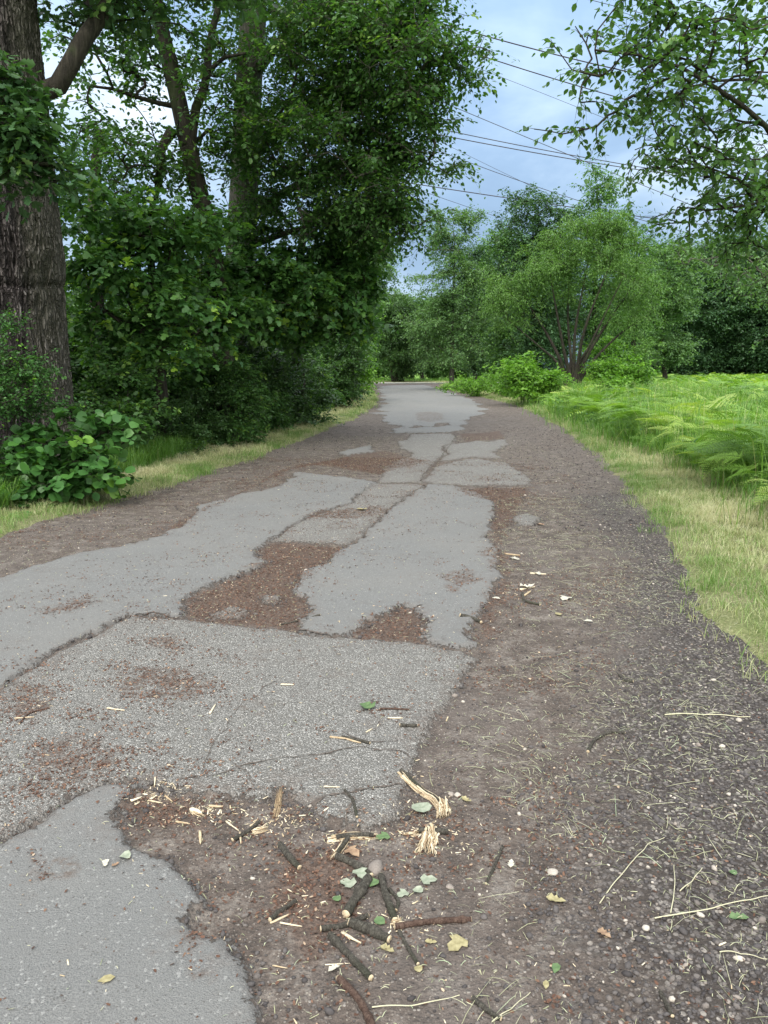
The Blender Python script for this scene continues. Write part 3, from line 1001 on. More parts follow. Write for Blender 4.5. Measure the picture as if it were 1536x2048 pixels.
# ---- tall straight lime whose crown overhangs the lane
rng = np.random.default_rng(13)
b = gp(462, 19)
tr_ = [([b + A([0, 0, -.1]), P(468, 760, 19), P(478, 560, 18.8), P(488, 380, 18.4), P(496, 200, 18.0), P(505, 60, 17.8), P(512, -120, 17.6)], .42, .25),
       ([P(490, 330, 18.4), P(580, 230, 17.6), P(690, 150, 16.6), P(800, 100, 15.8), P(900, 90, 15.2)], .13, .02),
       ([P(484, 450, 18.6), P(560, 390, 17.8), P(680, 330, 17), P(790, 310, 16.2), P(860, 330, 15.8)], .12, .02),
       ([P(500, 160, 18), P(600, 40, 17), P(720, -30, 16.4), P(850, -40, 16)], .12, .02),
       ([P(482, 500, 18.6), P(560, 470, 17.6), P(660, 440, 16.6), P(760, 420, 16)], .09, .02)]
tips = blob_tips(rng, [PB(640, 40, 16, 150, 70, 2.0, 210), PB(770, 110, 15.5, 120, 90, 1.8, 210), PB(870, 120, 15, 60, 40, .7, 42), PB(825, 20, 15.5, 60, 60, 1.2, 60), PB(880, 30, 15.5, 22, 20, .4, 9), PB(925, 115, 15, 30, 14, .3, 9),
                       PB(620, 190, 16.5, 120, 90, 2, 170), PB(745, 240, 16, 110, 90, 1.8, 190), PB(870, 330, 15.6, 32, 18, .4, 12), PB(825, 210, 15.5, 55, 60, 1, 44),
                       PB(760, 340, 16, 80, 70, 1.6, 130), PB(640, 330, 16.5, 110, 70, 2, 150), PB(540, 290, 17, 90, 90, 1.8, 110), PB(805, 420, 15.8, 45, 50, .8, 44), PB(720, 430, 16, 80, 40, 1.4, 80),
                       PB(600, 430, 17, 110, 50, 1.8, 110), PB(560, -90, 17, 200, 60, 2.4, 140), PB(760, -90, 16, 140, 60, 2, 120), PB(470, 60, 18, 60, 80, 1.5, 45), PB(500, 430, 17.5, 70, 80, 1.4, 60), PB(845, 465, 15.8, 14, 22, .3, 8)], .28)
build_tree('lime_tree', b, rng, tr_, tips, 'leaf_lime', 'bark_grey', 'tall straight lime whose dark crown hangs over the lane from the left', 'tree', S=5, K=8, l=.46, size=.092, template=LEAF_OVAL, minz=3.0, droop=.35)

# ---- maple with low lobed branches over the verge
rng = np.random.default_rng(14)
b = gp(600, 21)
tr_ = [([b + A([0, 0, -.1]), P(598, 760, 20.8), P(590, 640, 20), P(600, 520, 19.5), P(615, 420, 19.2)], .20, .08),
       ([P(596, 680, 20.5), P(640, 600, 19), P(700, 560, 18), P(750, 560, 17.5)], .07, .015),
       ([P(592, 640, 20), P(540, 580, 18), P(480, 560, 16.5), P(420, 570, 15.6)], .07, .015)]
tips = blob_tips(rng, [PB(690, 520, 17.6, 70, 55, 1.4, 105), PB(640, 590, 17.2, 95, 50, 1.5, 125), PB(560, 540, 17, 90, 60, 1.5, 110), PB(500, 610, 16.5, 100, 45, 1.3, 95), PB(718, 570, 18, 32, 60, 1, 40),
                       PB(700, 640, 18.5, 45, 40, 1, 50), PB(600, 660, 17.5, 60, 25, 1, 38), PB(430, 560, 15.8, 70, 50, 1, 56), PB(730, 480, 18, 40, 40, 1, 40)], .25)
build_tree('maple_tree', b, rng, tr_, tips, 'leaf_maple', 'bark_dark', 'maple with low spreading lobed leaves touched yellow-green beside the lane', 'tree', S=4, K=8, l=.44, size=.125, template=LEAF_MAPLE, minz=1.2, droop=.4, lift=.1)

# ---- young maples between the oak and the lime
rng = np.random.default_rng(15)
b = gp(328, 13.5)
tr_ = [([b + A([0, 0, -.1]), P(322, 760, 13.5), P(312, 660, 13.4), P(302, 520, 13.3), P(300, 420, 13.2)], .12, .05),
       ([P(318, 720, 13.5), P(285, 660, 13.2), P(255, 600, 13)], .05, .02)]
tips = blob_tips(rng, [PB(230, 440, 13, 90, 60, 1.1, 62), PB(330, 480, 13.5, 90, 60, 1.2, 66), PB(220, 560, 12.6, 80, 60, 1.0, 52), PB(330, 590, 13, 90, 40, 1.1, 48), PB(210, 660, 12.4, 55, 60, .8, 50), PB(165, 400, 12, 30, 45, .6, 18), PB(400, 470, 14, 50, 50, 1, 36), PB(430, 640, 14, 55, 50, .8, 46), PB(330, 680, 13, 60, 25, .8, 24)], .24)
build_tree('young_maple', b, rng, tr_, tips, 'leaf_maple', 'bark_dark', 'young slim maple right of the big oak trunk with dark green leaves', 'tree', S=4, K=7, l=.38, size=.115, template=LEAF_MAPLE, minz=1.4, droop=.35)

rng = np.random.default_rng(16)
b = gp(198, 17)
tr_ = [([b + A([0, 0, -.1]), P(196, 700, 17), P(192, 520, 17), P(188, 380, 17), P(200, 260, 17)], .20, .10)]
tips = blob_tips(rng, [PB(180, 330, 17, 60, 60, 1.3, 36), PB(250, 400, 18, 90, 50, 1.5, 46), PB(200, 470, 17, 60, 60, 1.4, 30), PB(250, 560, 18, 80, 60, 1.4, 40)], .3)
build_tree('dark_trunk_tree', b, rng, tr_, tips, 'leaf_lime', 'bark_dark', 'dark slender tree half hidden directly behind the right side of the oak trunk', 'tree', S=3, K=7, l=.45, size=.11, template=LEAF_QUAD, minz=2.0)

rng = np.random.default_rng(17)
b = gp(398, 17.5)
tr_ = [([b + A([0, 0, -.1]), P(392, 760, 17.5), P(402, 680, 17.4), P(415, 600, 17.3), P(420, 520, 17.3)], .065, .03),
       ([b + A([.1, 0.2, -.1]), P(408, 770, 17.6), P(418, 690, 17.5), P(422, 620, 17.5)], .055, .03)]
tips = blob_tips(rng, [PB(400, 620, 17.3, 70, 30, 1, 30), PB(440, 560, 17.3, 60, 40, 1, 30), PB(360, 540, 17.3, 50, 40, 1, 24)], .25)
build_tree('twin_sapling', b, rng, tr_, tips, 'leaf_lime', 'bark_dark', 'pair of thin leaning sapling stems left of the straight lime trunk', 'sapling', S=3, K=7, l=.4, size=.10, template=LEAF_OVAL, minz=1.6)


# ---- shrubs
def shrub(name, base, blobs, rng, leaf, label, cat='shrub', S=3, K=6, l=.22, size=.06, template=LEAF_OVAL, stems=6, rt=.004, clump=.12, group=None, droop=.2, bark='bark_dark', flat=.8, spread=1.0):
    base = A(base, float)
    tips = blob_tips(rng, blobs, clump)
    tips[:, 2] = np.maximum(tips[:, 2], .06)
    trs = []
    cen = tips.mean(0)
    for i in range(stems):
        a = rng.uniform(0, 6.28)
        q = tips[rng.integers(0, len(tips))]
        b0 = base + A([math.cos(a) * .15, math.sin(a) * .15, -.05])
        midp = b0 * .5 + q * .5 + A([0, 0, .15 * abs(q[2])])
        midp[:2] = b0[:2] * .7 + q[:2] * .3
        trs.append(([b0, midp, b0 * .15 + q * .85], rt * 4, rt * 1.6))
    tr, br, tp, td = grow(rng, trs, tips, rt * .6, .3, .03, .2, .45, .3)
    root = empty(name, base, label=label, category=cat)
    if group:
        root['group'] = group
    LV, LF, rnd, tw = foliage(rng, tp, td, S, K, l, size, template, droop, flat, spread, trad=.0022)
    V, F = merge(br + [tube(q, r, 6) for q, r in tr])
    obj('stems', mesh('stems', np.concatenate([V, tw[0]]) - base, [np.concatenate([F, tw[1] + len(V)]), tw[2] + len(V)], M[bark], None, True), root)
    obj('foliage', mesh('foliage', LV - base, LF, M[leaf], {'rnd': rnd}), root)
    return root


rng = np.random.default_rng(21)
shrub('hazel_bush', gp(120, 8.9), [PB(120, 900, 8.5, 110, 55, .35, 95), PB(90, 970, 8.3, 90, 40, .3, 62), PB(180, 850, 8.7, 60, 30, .3, 36), PB(60, 1010, 8.1, 60, 22, .2, 22), PB(205, 960, 8.4, 32, 36, .2, 20)],
      rng, 'leaf_hazel', 'low hazel bush with big round leaves at the foot of the oak', S=2, K=4, l=.20, size=.105, template=LEAF_ROUND, stems=9, clump=.10)
shrub('privet_bush', gp(-20, 8.6), [PB(10, 780, 8.5, 80, 70, .4, 110), PB(20, 700, 8.6, 40, 60, .35, 50), PB(60, 800, 8.9, 50, 30, .3, 34), PB(-30, 900, 8.3, 70, 80, .4, 70), PB(140, 815, 9.0, 40, 16, .3, 18), PB(5, 640, 8.6, 22, 28, .2, 14)],
      rng, 'leaf_hazel', 'small-leaved upright bush in front of the oak at the left picture edge', S=4, K=7, l=.20, size=.042, template=LEAF_OVAL, stems=9, clump=.11)
shrub('bramble', gp(240, 11.6), [PB(250, 830, 11.5, 50, 34, .5, 46), PB(210, 780, 12, 50, 50, .5, 46), PB(255, 740, 12.3, 45, 40, .5, 36)], rng, 'leaf_lime', 'dark bramble thicket just right of the oak foot', S=6, K=6, l=.3, size=.085, stems=7, clump=.15)
shrub('elder_bush', gp(300, 14.5), [PB(290, 790, 14.5, 60, 46, .6, 60), PB(350, 770, 15, 55, 60, .6, 56), PB(300, 720, 14.5, 50, 30, .5, 22)], rng, 'leaf_maple', 'leafy elder bush with a few yellow leaves below the slim maple', S=6, K=6, l=.32, size=.10, stems=7, clump=.18)
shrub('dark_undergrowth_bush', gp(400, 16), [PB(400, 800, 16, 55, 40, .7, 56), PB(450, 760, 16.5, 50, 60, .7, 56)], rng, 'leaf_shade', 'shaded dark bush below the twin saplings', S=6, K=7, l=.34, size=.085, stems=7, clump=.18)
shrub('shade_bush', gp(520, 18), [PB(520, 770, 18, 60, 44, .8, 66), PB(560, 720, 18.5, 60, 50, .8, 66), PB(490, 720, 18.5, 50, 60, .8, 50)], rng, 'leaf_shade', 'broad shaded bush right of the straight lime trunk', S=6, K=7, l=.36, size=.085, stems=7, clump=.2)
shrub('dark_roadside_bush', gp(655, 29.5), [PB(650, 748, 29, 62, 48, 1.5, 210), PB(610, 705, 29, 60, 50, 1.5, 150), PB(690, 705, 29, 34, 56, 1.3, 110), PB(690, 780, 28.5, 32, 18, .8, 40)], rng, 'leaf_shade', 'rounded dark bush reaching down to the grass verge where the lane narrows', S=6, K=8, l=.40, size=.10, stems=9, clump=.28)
shrub('bright_roadside_bush', gp(712, 34.5), [PB(708, 700, 34, 34, 46, 1.4, 150), PB(722, 740, 34, 20, 34, 1.2, 80), PB(700, 645, 34, 36, 34, 1.3, 90)], rng, 'leaf_bright', 'bright green bush lit behind the dark rounded bush left of the lane', S=6, K=8, l=.42, size=.11, stems=8, clump=.3)
shrub('sunlit_bush', gp(283, 21), [PB(280, 770, 21, 36, 34, .7, 56), PB(395, 700, 24, 50, 30, .8, 40)], rng, 'leaf_bright', 'sunlit yellow-green bush glimpsed between the trunks on the left', S=3, K=7, l=.36, size=.09, stems=6, clump=.22)


# ---- thicket filling the ground behind the left trunks: three kinds of bush, copied
rng = np.random.default_rng(22)
th_p = []
ORD_ = ['first', 'second', 'third', 'fourth', 'fifth', 'sixth', 'seventh', 'eighth', 'ninth', 'tenth', 'eleventh', 'twelfth', 'thirteenth', 'fourteenth', 'fifteenth', 'sixteenth', 'seventeenth', 'eighteenth', 'nineteenth', 'twentieth', 'twenty-first', 'twenty-second']
for i, (hh_, wr, lf) in enumerate([(2.0, 1.2, 'leaf_shade'), (3.1, 1.4, 'leaf_lime'), (4.6, 1.5, 'leaf_lime')]):
    c0 = A([-7.0 - i, 19.0, 0])
    bl = [(c0 + A([0, 0, hh_ * f]), (wr * w_, wr * w_, hh_ * .2), int(70 * hh_ / 2 * w_)) for f, w_ in ((.18, .95), (.45, 1.0), (.75, .7))]
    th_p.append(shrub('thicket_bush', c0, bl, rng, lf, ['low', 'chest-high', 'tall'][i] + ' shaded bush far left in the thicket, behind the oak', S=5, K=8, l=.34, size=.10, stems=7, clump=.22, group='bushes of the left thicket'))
TH_ = [(-160, 12, 2, .9), (-330, 14, 2, 1.0), (-520, 15, 1, 1.0), (-240, 18, 2, 1.1), (-60, 16, 2, 1.1), (40, 19, 2, 1.1), (-430, 20, 2, 1.2), (-700, 19, 2, 1.1), (466, 15.0, 1, .60), (430, 16.4, 0, .8), (590, 20.2, 0, .85), (548, 19.0, 0, .75), (395, 14.4, 0, .55), (510, 17.6, 1, .6), (340, 13.2, 0, .5),(418, 15.6, 1, .62), (452, 17.0, 0, .8), (500, 19.5, 1, .75), (365, 15.0, 0, .6), (545, 22.0, 1, .8), (130, 15, 1, .9), (170, 21, 2, 1.0), (215, 16, 0, 1), (330, 20, 0, .7), (470, 26, 2, .9), (520, 24, 1, .9), (560, 28, 2, 1.0),
       (590, 25, 1, .9), (620, 32, 2, 1.0), (630, 28, 1, .9), (665, 37, 1, 1.1), (680, 42, 2, .9), (150, 28, 2, 1.1), (560, 38, 2, 1.1), (480, 18.5, 0, .7)]
TH_.sort()
SZ_ = ['low', 'chest-high', 'tall']
NO_ = [0, 0, 0]
for j, (px, d, k_, sc) in enumerate(TH_):
    if False:
        th_p[k_ if j != 0 else 1]
    dst_ = gp(px, d)
    r_ = th_p[k_].copy(); COL.objects.link(r_)
    r_.location = dst_; r_.rotation_euler = (0, 0, rng.uniform(0, 6.28)); r_.scale = (sc, sc, sc * rng.uniform(.9, 1.1))
    r_['label'] = ORD_[NO_[k_]] + ' from the left of the ' + SZ_[k_] + ' leafy bushes behind the left trunks'; NO_[k_] += 1
    for ch in th_p[k_].children:
        c_ = ch.copy(); COL.objects.link(c_); c_.parent = r_

# ---- right overhanging tree, its trunk outside the picture
rng = np.random.default_rng(31)
b = A([6.3, 8.6, 0])
tr_ = [([b + A([0, 0, -.1]), b + A([-.05, 0, 2]), b + A([-.2, -.1, 4]), b + A([-.3, -.2, 6.5]), b + A([-.3, -.2, 9])], .26, .12),
       ([b + A([-.15, 0, 3.0]), P(1640, 400, 7.6), P(1540, 262, 6.8), P(1462, 196, 6.4), P(1353, 130, 6.2), P(1271, 109, 6.1), P(1190, 100, 6)], .055, .007),
       ([b + A([-.15, 0, 4.0]), P(1640, 200, 7), P(1536, 163, 6.6), P(1450, 160, 6.4), P(1375, 175, 6.2)], .035, .008),
       ([b + A([-.1, 0, 2.4]), P(1620, 470, 7.8), P(1536, 400, 7.2), P(1450, 345, 6.8), P(1340, 320, 6.6)], .035, .006),
       ([b + A([-.2, 0, 5]), P(1600, 0, 7), P(1480, -30, 6.6), P(1340, -40, 6.4)], .05, .01)]
tips = blob_tips(rng, [PB(1375, 60, 6.2, 95, 65, .7, 40), PB(1460, 50, 6.5, 100, 80, .8, 50), PB(1265, 165, 6.1, 65, 34, .5, 20), PB(1160, 108, 6, 26, 8, .2, 4), PB(1180, 228, 6.1, 36, 16, .2, 9), PB(1310, 195, 6.2, 55, 40, .4, 18),
                       PB(1455, 190, 6.5, 95, 75, .8, 44), PB(1440, 295, 6.8, 90, 50, .7, 38), PB(1330, 325, 6.6, 30, 34, .4, 12), PB(1490, 390, 7.2, 75, 60, .8, 46), PB(1415, 440, 7.2, 50, 28, .6, 14), PB(1385, 395, 7, 36, 36, .5, 10), PB(1290, 20, 6.3, 55, 34, .6, 18),
                       PB(1560, 300, 7.2, 60, 200, .8, 50), PB(1480, 475, 7.6, 55, 26, .6, 14), PB(1300, -60, 6.3, 120, 40, .8, 24)], .15)
build_tree('alder_tree', b, rng, tr_, tips, 'leaf_birch', 'bark_dark', 'tree whose fine leafy branches reach in from the upper right edge', 'tree', S=3, K=6, l=.22, size=.060, template=LEAF_OVAL, minz=1.8, rtip=.0038, trad=.0022, droop=.45, seg=.2, wig=.03, expo=.45, lift=.15)

# ---- brighter tree behind it
rng = np.random.default_rng(32)
b = gp(1585, 20)
tr_ = [([b + A([0, 0, -.1]), b + A([0, 0, 2.5]), b + A([-.1, 0, 5])], .16, .05), ([b + A([0, 0, 2.2]), P(1500, 520, 20), P(1400, 520, 19.5)], .05, .01)]
tips = blob_tips(rng, [PB(1500, 540, 19.5, 100, 46, 1.5, 90), PB(1580, 480, 20, 90, 80, 1.6, 100), PB(1420, 500, 19.5, 60, 30, 1, 30), PB(1560, 620, 20, 60, 60, 1.2, 50)], .25)
build_tree('yellow_green_tree', b, rng, tr_, tips, 'leaf_pale', 'bark_grey', 'yellow-green small tree at the right edge before the dark wood', 'tree', S=3, K=7, l=.36, size=.09, template=LEAF_QUAD, minz=1.4)

# ---- willow with a fan of bare lower stems
rng = np.random.default_rng(33)
D_ = 34
b = gp(1145, D_)
tr_ = []
for (e, mid, r0) in [((1045, 570), (1092, 665), .13), ((1100, 520), (1118, 650), .12), ((1175, 500), (1152, 650), .13), ((1268, 540), (1200, 668), .14), ((1300, 615), (1235, 672), .11), ((1225, 480), (1172, 650), .12), ((1015, 625), (1075, 690), .09), ((1140, 470), (1136, 640), .10), ((1245, 520), (1180, 690), .10)]:
    j = rng.uniform(-.35, .35, 2)
    b0 = b + A([j[0], j[1], -.1])
    tr_.append(([b0, P(mid[0] * .35 + 1145 * .65, 735, D_ + j[1]), P(mid[0], mid[1], D_ + j[1] * 3), P(e[0] * 1.0 - 1145 * 0.0, e[1] * .78 + mid[1] * .22, D_ + j[1] * 4)], r0, .015))
tips = blob_tips(rng, [PB(1190, 490, D_, 80, 40, 2.0, 130), PB(1085, 535, D_, 70, 45, 2.0, 105), PB(1245, 545, D_, 55, 60, 2, 90), PB(1150, 550, D_, 80, 36, 1.8, 55), PB(1215, 440, D_, 26, 22, .8, 24), PB(1150, 452, D_, 20, 16, .8, 14), PB(990, 600, D_, 22, 22, .8, 14), PB(1292, 600, D_, 18, 26, .8, 14), PB(1030, 600, D_, 45, 55, 1.8, 80), PB(1265, 640, D_, 36, 50, 1.4, 50), PB(1200, 450, D_, 50, 20, 1.4, 60), PB(1000, 570, D_, 24, 40, 1.2, 30), PB(1130, 480, D_, 50, 30, 1.5, 60)], .28)
build_tree('willow_tree', b, rng, tr_, tips, 'leaf_willow', 'bark_dark', 'olive green willow with a fan of bare stems in the ferns', 'tree', S=6, K=10, l=.60, size=.12, template=LEAF_THIN, minz=2.6, droop=.5, rtip=.0035, trad=.002, trunk_sides=8, flare=1.2, spread=1.0)

# ---- airy tree on the bend
rng = np.random.default_rng(34)
D_ = 52
b = gp(903, D_)
tr_ = [([b + A([0, 0, -.1]), P(905, 650, D_), P(908, 560, D_), P(910, 490, D_), P(905, 452, D_)], .17, .02)]
tips = blob_tips(rng, [PB(910, 560, D_, 70, 55, 2.2, 170), PB(900, 640, D_, 85, 45, 2.4, 190), PB(900, 700, D_, 80, 30, 2.2, 90), PB(900, 485, D_, 50, 35, 1.6, 70), PB(905, 440, D_, 50, 16, 1.0, 44), PB(880, 462, D_, 30, 14, .8, 20), PB(945, 430, D_, 26, 10, .8, 12), PB(850, 650, D_, 40, 60, 1.6, 60)], .36)
build_tree('birch_tree', b, rng, tr_, tips, 'leaf_pale', 'bark_grey', 'airy pale green tree with a wispy top right of the lane at the bend', 'tree', S=6, K=9, l=.7, size=.15, template=LEAF_QUAD, minz=1.2, droop=.3, trunk_sides=8, rtip=.005, trad=.003)

# ---- dark many-stemmed tree on the island
rng = np.random.default_rng(35)
D_ = 79
b = gp(795, D_)
tr_ = [([b + A([dx * .5, 0, -.1]), b + A([dx, .2 * dx, 2.2]), b + A([dx * 2.2, 0, 5])], .16, .05) for dx in (-.8, -.35, .1, .5, .9)]
tips = blob_tips(rng, [PB(797, 655, D_, 50, 40, 2.4, 260), PB(795, 705, D_, 62, 26, 2.6, 170), PB(790, 615, D_, 42, 20, 2, 90), PB(825, 680, D_, 30, 46, 1.6, 90), PB(795, 738, D_, 40, 10, 1.6, 60)], .4)
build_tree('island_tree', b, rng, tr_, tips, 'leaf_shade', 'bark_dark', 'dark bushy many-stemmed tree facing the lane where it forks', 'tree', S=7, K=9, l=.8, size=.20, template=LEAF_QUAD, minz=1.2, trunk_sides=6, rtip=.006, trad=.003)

# ---- taller trees behind the willow and along the lane
def far_tree(name, px, d, top, width, rng, leaf, label, dens=1.0, low=735, group=None, leafsize=.17, l=.8, bark='bark_dark', bare=False, shape='oval'):
    b = gp(px, d)
    s = d / FPX
    tr_ = [([b + A([0, 0, -.1]), P(px - width * .05, (low + top) / 2 + 40, d), P(px + width * .04, top + (low - top) * .25, d), P(px, top + 10, d)], .012 * (735 - top) * s + .10, .04)]
    H = low - top
    bl = []
    k = 5
    for i in range(k):
        f = (i + .5) / k
        yy = top + H * f
        wv = width * .5 * math.sin(math.pi * min(.93, f * .72 + .18)) if shape == 'oval' else width * .5 * (.25 + .75 * f)
        for jj in (-1, 1):
            bl.append(PB(px + jj * wv * .35 + rng.uniform(-.1, .1) * width, yy + rng.uniform(-.06, .06) * H, d, wv * .62, H / k * .75, wv * s * .9, max(6, int(dens * wv * s * H * s * 3.6))))
    tips = blob_tips(rng, bl, .06 * H * s)
    return build_tree(name, b, rng, tr_, tips, leaf, bark, label, 'tree', group, S=6, K=9, l=l, size=leafsize * 1.1, template=LEAF_QUAD, minz=1.2, trunk_sides=8, rtip=.006, seg=.8, twigs=True, trad=.003)


rng = np.random.default_rng(36)
far_tree('dark_alder', 1075, 50, 412, 135, rng, 'leaf_dark', 'tall dark green tree with a rounded top directly behind the left half of the willow', 1.1)
far_tree('poplar_tree', 1195, 52, 380, 130, rng, 'leaf_far', 'tall tree with an open twiggy top behind the right half of the willow', .55)
far_tree('background_tree', 1010, 60, 470, 110, rng, 'leaf_far', 'mid green tree filling the gap between the airy bend tree and the willow', 1.0)
far_tree('background_tree', 950, 72, 500, 110, rng, 'leaf_dark', 'dark tree behind the airy tree at the bend on its right side', 1.0)
far_tree('background_tree', 712, 62, 450, 190, rng, 'leaf_pale', 'pale loose tree left of the lane beyond the overhanging lime', .7, 655)
far_tree('background_tree', 690, 43, 500, 110, rng, 'leaf_far', 'mid green tree behind the bright bush left of the lane', .9)
far_tree('background_tree', 845, 88, 590, 100, rng, 'leaf_far', 'small distant tree seen above the far lane left of the airy tree', 1.0)
far_tree('background_tree', 1270, 56, 440, 90, rng, 'leaf_far', 'thin-topped tree with bare twigs right of the willow', .4)
far_tree('background_tree', 1330, 62, 500, 110, rng, 'leaf_pale', 'lighter green tree in front of the left end of the dark wood', .9)

# ---- wood beyond the bracken field: four kinds, copied
wood = []
rng = np.random.default_rng(37)
for i in range(4):
    wood.append(far_tree('wood_tree', 1340 + i * 62, 96, 500 + 12 * i, 150, rng, 'leaf_dark', ('broadest', 'slightly lower', 'lower', 'lowest')[i] + ' of the four dark trees standing just behind the wood front row', .8, 725, 'trees of the far wood', .26, 1.2))


def dup_tree(src, loc, rz, sc, label=None, group=None):
    r = src.copy(); COL.objects.link(r)
    r.location = loc; r.rotation_euler = (0, 0, rz); r.scale = (sc, sc, sc)
    if label: r['label'] = label
    if group: r['group'] = group
    for ch in src.children:
        c = ch.copy(); COL.objects.link(c); c.parent = r
    return r


k = 0
ORD = ['first', 'second', 'third', 'fourth', 'fifth', 'sixth', 'seventh', 'eighth', 'ninth', 'tenth', 'eleventh']
for d, n, x0, x1 in [(92, 11, 1300, 1660), (104, 12, 1240, 1760), (116, 9, 1000, 1700)]:
    for i in range(n):
        px = x0 + (x1 - x0) * (i + rng.uniform(.2, .8)) / n
        loc = gp(px, d + rng.uniform(-3, 3))
        dup_tree(wood[k % 4], loc, rng.uniform(0, 6.28), rng.uniform(.82, 1.08), (ORD_[i] + ' tree from the left in the ' + {92: 'front', 104: 'second', 116: 'hindmost'}[d] + ' row of the dark wood'))
        k += 1
pale = [far_tree('lane_end_tree', 760, 98, 610, 130, rng, 'leaf_pale', 'palest tree beyond the far lane, left of the dark forked tree', 1.1, 735, 'trees beyond the far lane', .24, 1.1),
        far_tree('lane_end_tree', 862, 101, 625, 130, rng, 'leaf_far', 'greener tree beyond the far lane, right of the dark forked tree', 1.1, 735, 'trees beyond the far lane', .24, 1.1)]
for d, n, x0, x1 in [(102, 13, 620, 1040)]:
    for i in range(n):
        px = x0 + (x1 - x0) * (i + rng.uniform(.2, .8)) / n
        dup_tree(pale[k % 2], gp(px, d + rng.uniform(-3, 3)), rng.uniform(0, 6.28), rng.uniform(.75, 1.25), ORD_[i] + ' from the left of the pale trees in the line beyond the far lane', 'trees beyond the far lane')
        k += 1
rng = np.random.default_rng(38)
left = [far_tree('field_tree', 250, 46, 560, 150, rng, 'leaf_far', 'fresher green tree of the two standing nearest across the left field', .8, 735, 'trees across the left field'),
        far_tree('field_tree', 420, 50, 530, 150, rng, 'leaf_dark', 'darker tree of the two standing nearest across the left field', .8, 735, 'trees across the left field')]
for i in range(20):
    px = -560 + 64 * i + rng.uniform(-20, 20)
    dup_tree(left[i % 2], gp(px, rng.uniform(48, 62)), rng.uniform(0, 6.28), rng.uniform(.7, 1.1), ORD_[i] + ' from the left of the trees across the field behind the left trunks')

# ---- bushes of the right side
rng = np.random.default_rng(39)
shrub('elder_thicket', gp(1050, 31.5), [PB(1040, 735, 31.5, 44, 22, 1.2, 70), PB(1085, 755, 31, 40, 14, 1, 40), PB(1030, 745, 31, 30, 24, 1, 50), PB(1060, 772, 30.5, 60, 14, 1, 60), PB(1105, 765, 31, 36, 12, 1, 24)], rng, 'leaf_bright', 'bright green thicket at the left foot of the willow', S=4, K=7, l=.45, size=.13, stems=8, clump=.25)
shrub('bright_bush', gp(1225, 33), [PB(1235, 738, 33, 62, 22, 1.2, 100), PB(1215, 700, 37, 40, 26, 1, 50), PB(1270, 745, 32, 30, 20, .8, 40), PB(1195, 768, 32, 30, 10, .8, 24), PB(1240, 768, 31, 60, 12, .8, 50)], rng, 'leaf_bright', 'bright green bush at the right foot of the willow', S=4, K=7, l=.45, size=.13, stems=8, clump=.25)
shrub('small_yellow_bush', gp(1298, 40), [PB(1296, 700, 40, 24, 26, .8, 46)], rng, 'leaf_willow', 'small yellowish bush at the field edge right of the willow', S=4, K=7, l=.4, size=.10, stems=6, clump=.2)
shrub('bend_bush', gp(960, 42), [PB(955, 768, 41, 50, 20, 1.6, 90), PB(1000, 762, 38, 36, 26, 1.2, 60), PB(915, 775, 46, 26, 10, 1, 30)], rng, 'leaf_bright', 'low leafy bush bank right of the lane just before the bend', S=4, K=7, l=.4, size=.12, stems=10, clump=.22)
shrub('lane_end_bush', gp(850, 92), [PB(850, 735, 92, 50, 18, 2, 90)], rng, 'leaf_far', 'low bush line behind the far lane right of the dark forked tree', S=4, K=7, l=.8, size=.22, stems=8, clump=.4)
leb = shrub('lane_end_bush', gp(745, 90), [PB(742, 730, 90, 44, 28, 2, 150)], rng, 'leaf_far', 'pale bush behind the far lane left of the dark forked tree', S=5, K=8, l=.8, size=.24, stems=8, clump=.4)
for px, lb in [(690, 'bush behind the far lane, leftmost of its line'), (800, 'bush behind the far lane directly behind the dark forked tree'), (880, 'bush behind the far lane left of the airy tree foot'), (925, 'bush behind the far lane right of the airy tree foot'), (985, 'bush behind the far lane, rightmost of its line')]:
    dup_tree(leb, gp(px, rng.uniform(88, 94)), rng.uniform(0, 6.28), rng.uniform(.8, 1.15), lb)
print('trees', time.time() - T0)

# ================================================================== BRACKEN, GRASS
EDGE = np.concatenate([poly([(890, 772), (925, 778), (975, 786), (1050, 802), (1090, 818), (1150, 848), (1215, 880), (1290, 908), (1370, 940), (1450, 978), (1536, 1020), (1640, 1075)]), A([[5.3, 4.5], [5.9, 1.5], [6.2, -4]])])
EDGE = EDGE[np.argsort(EDGE[:, 1])]


def edge_x(y):
    return np.interp(y, EDGE[:, 1], EDGE[:, 0]) - .28 * sst(y, 12, 6)


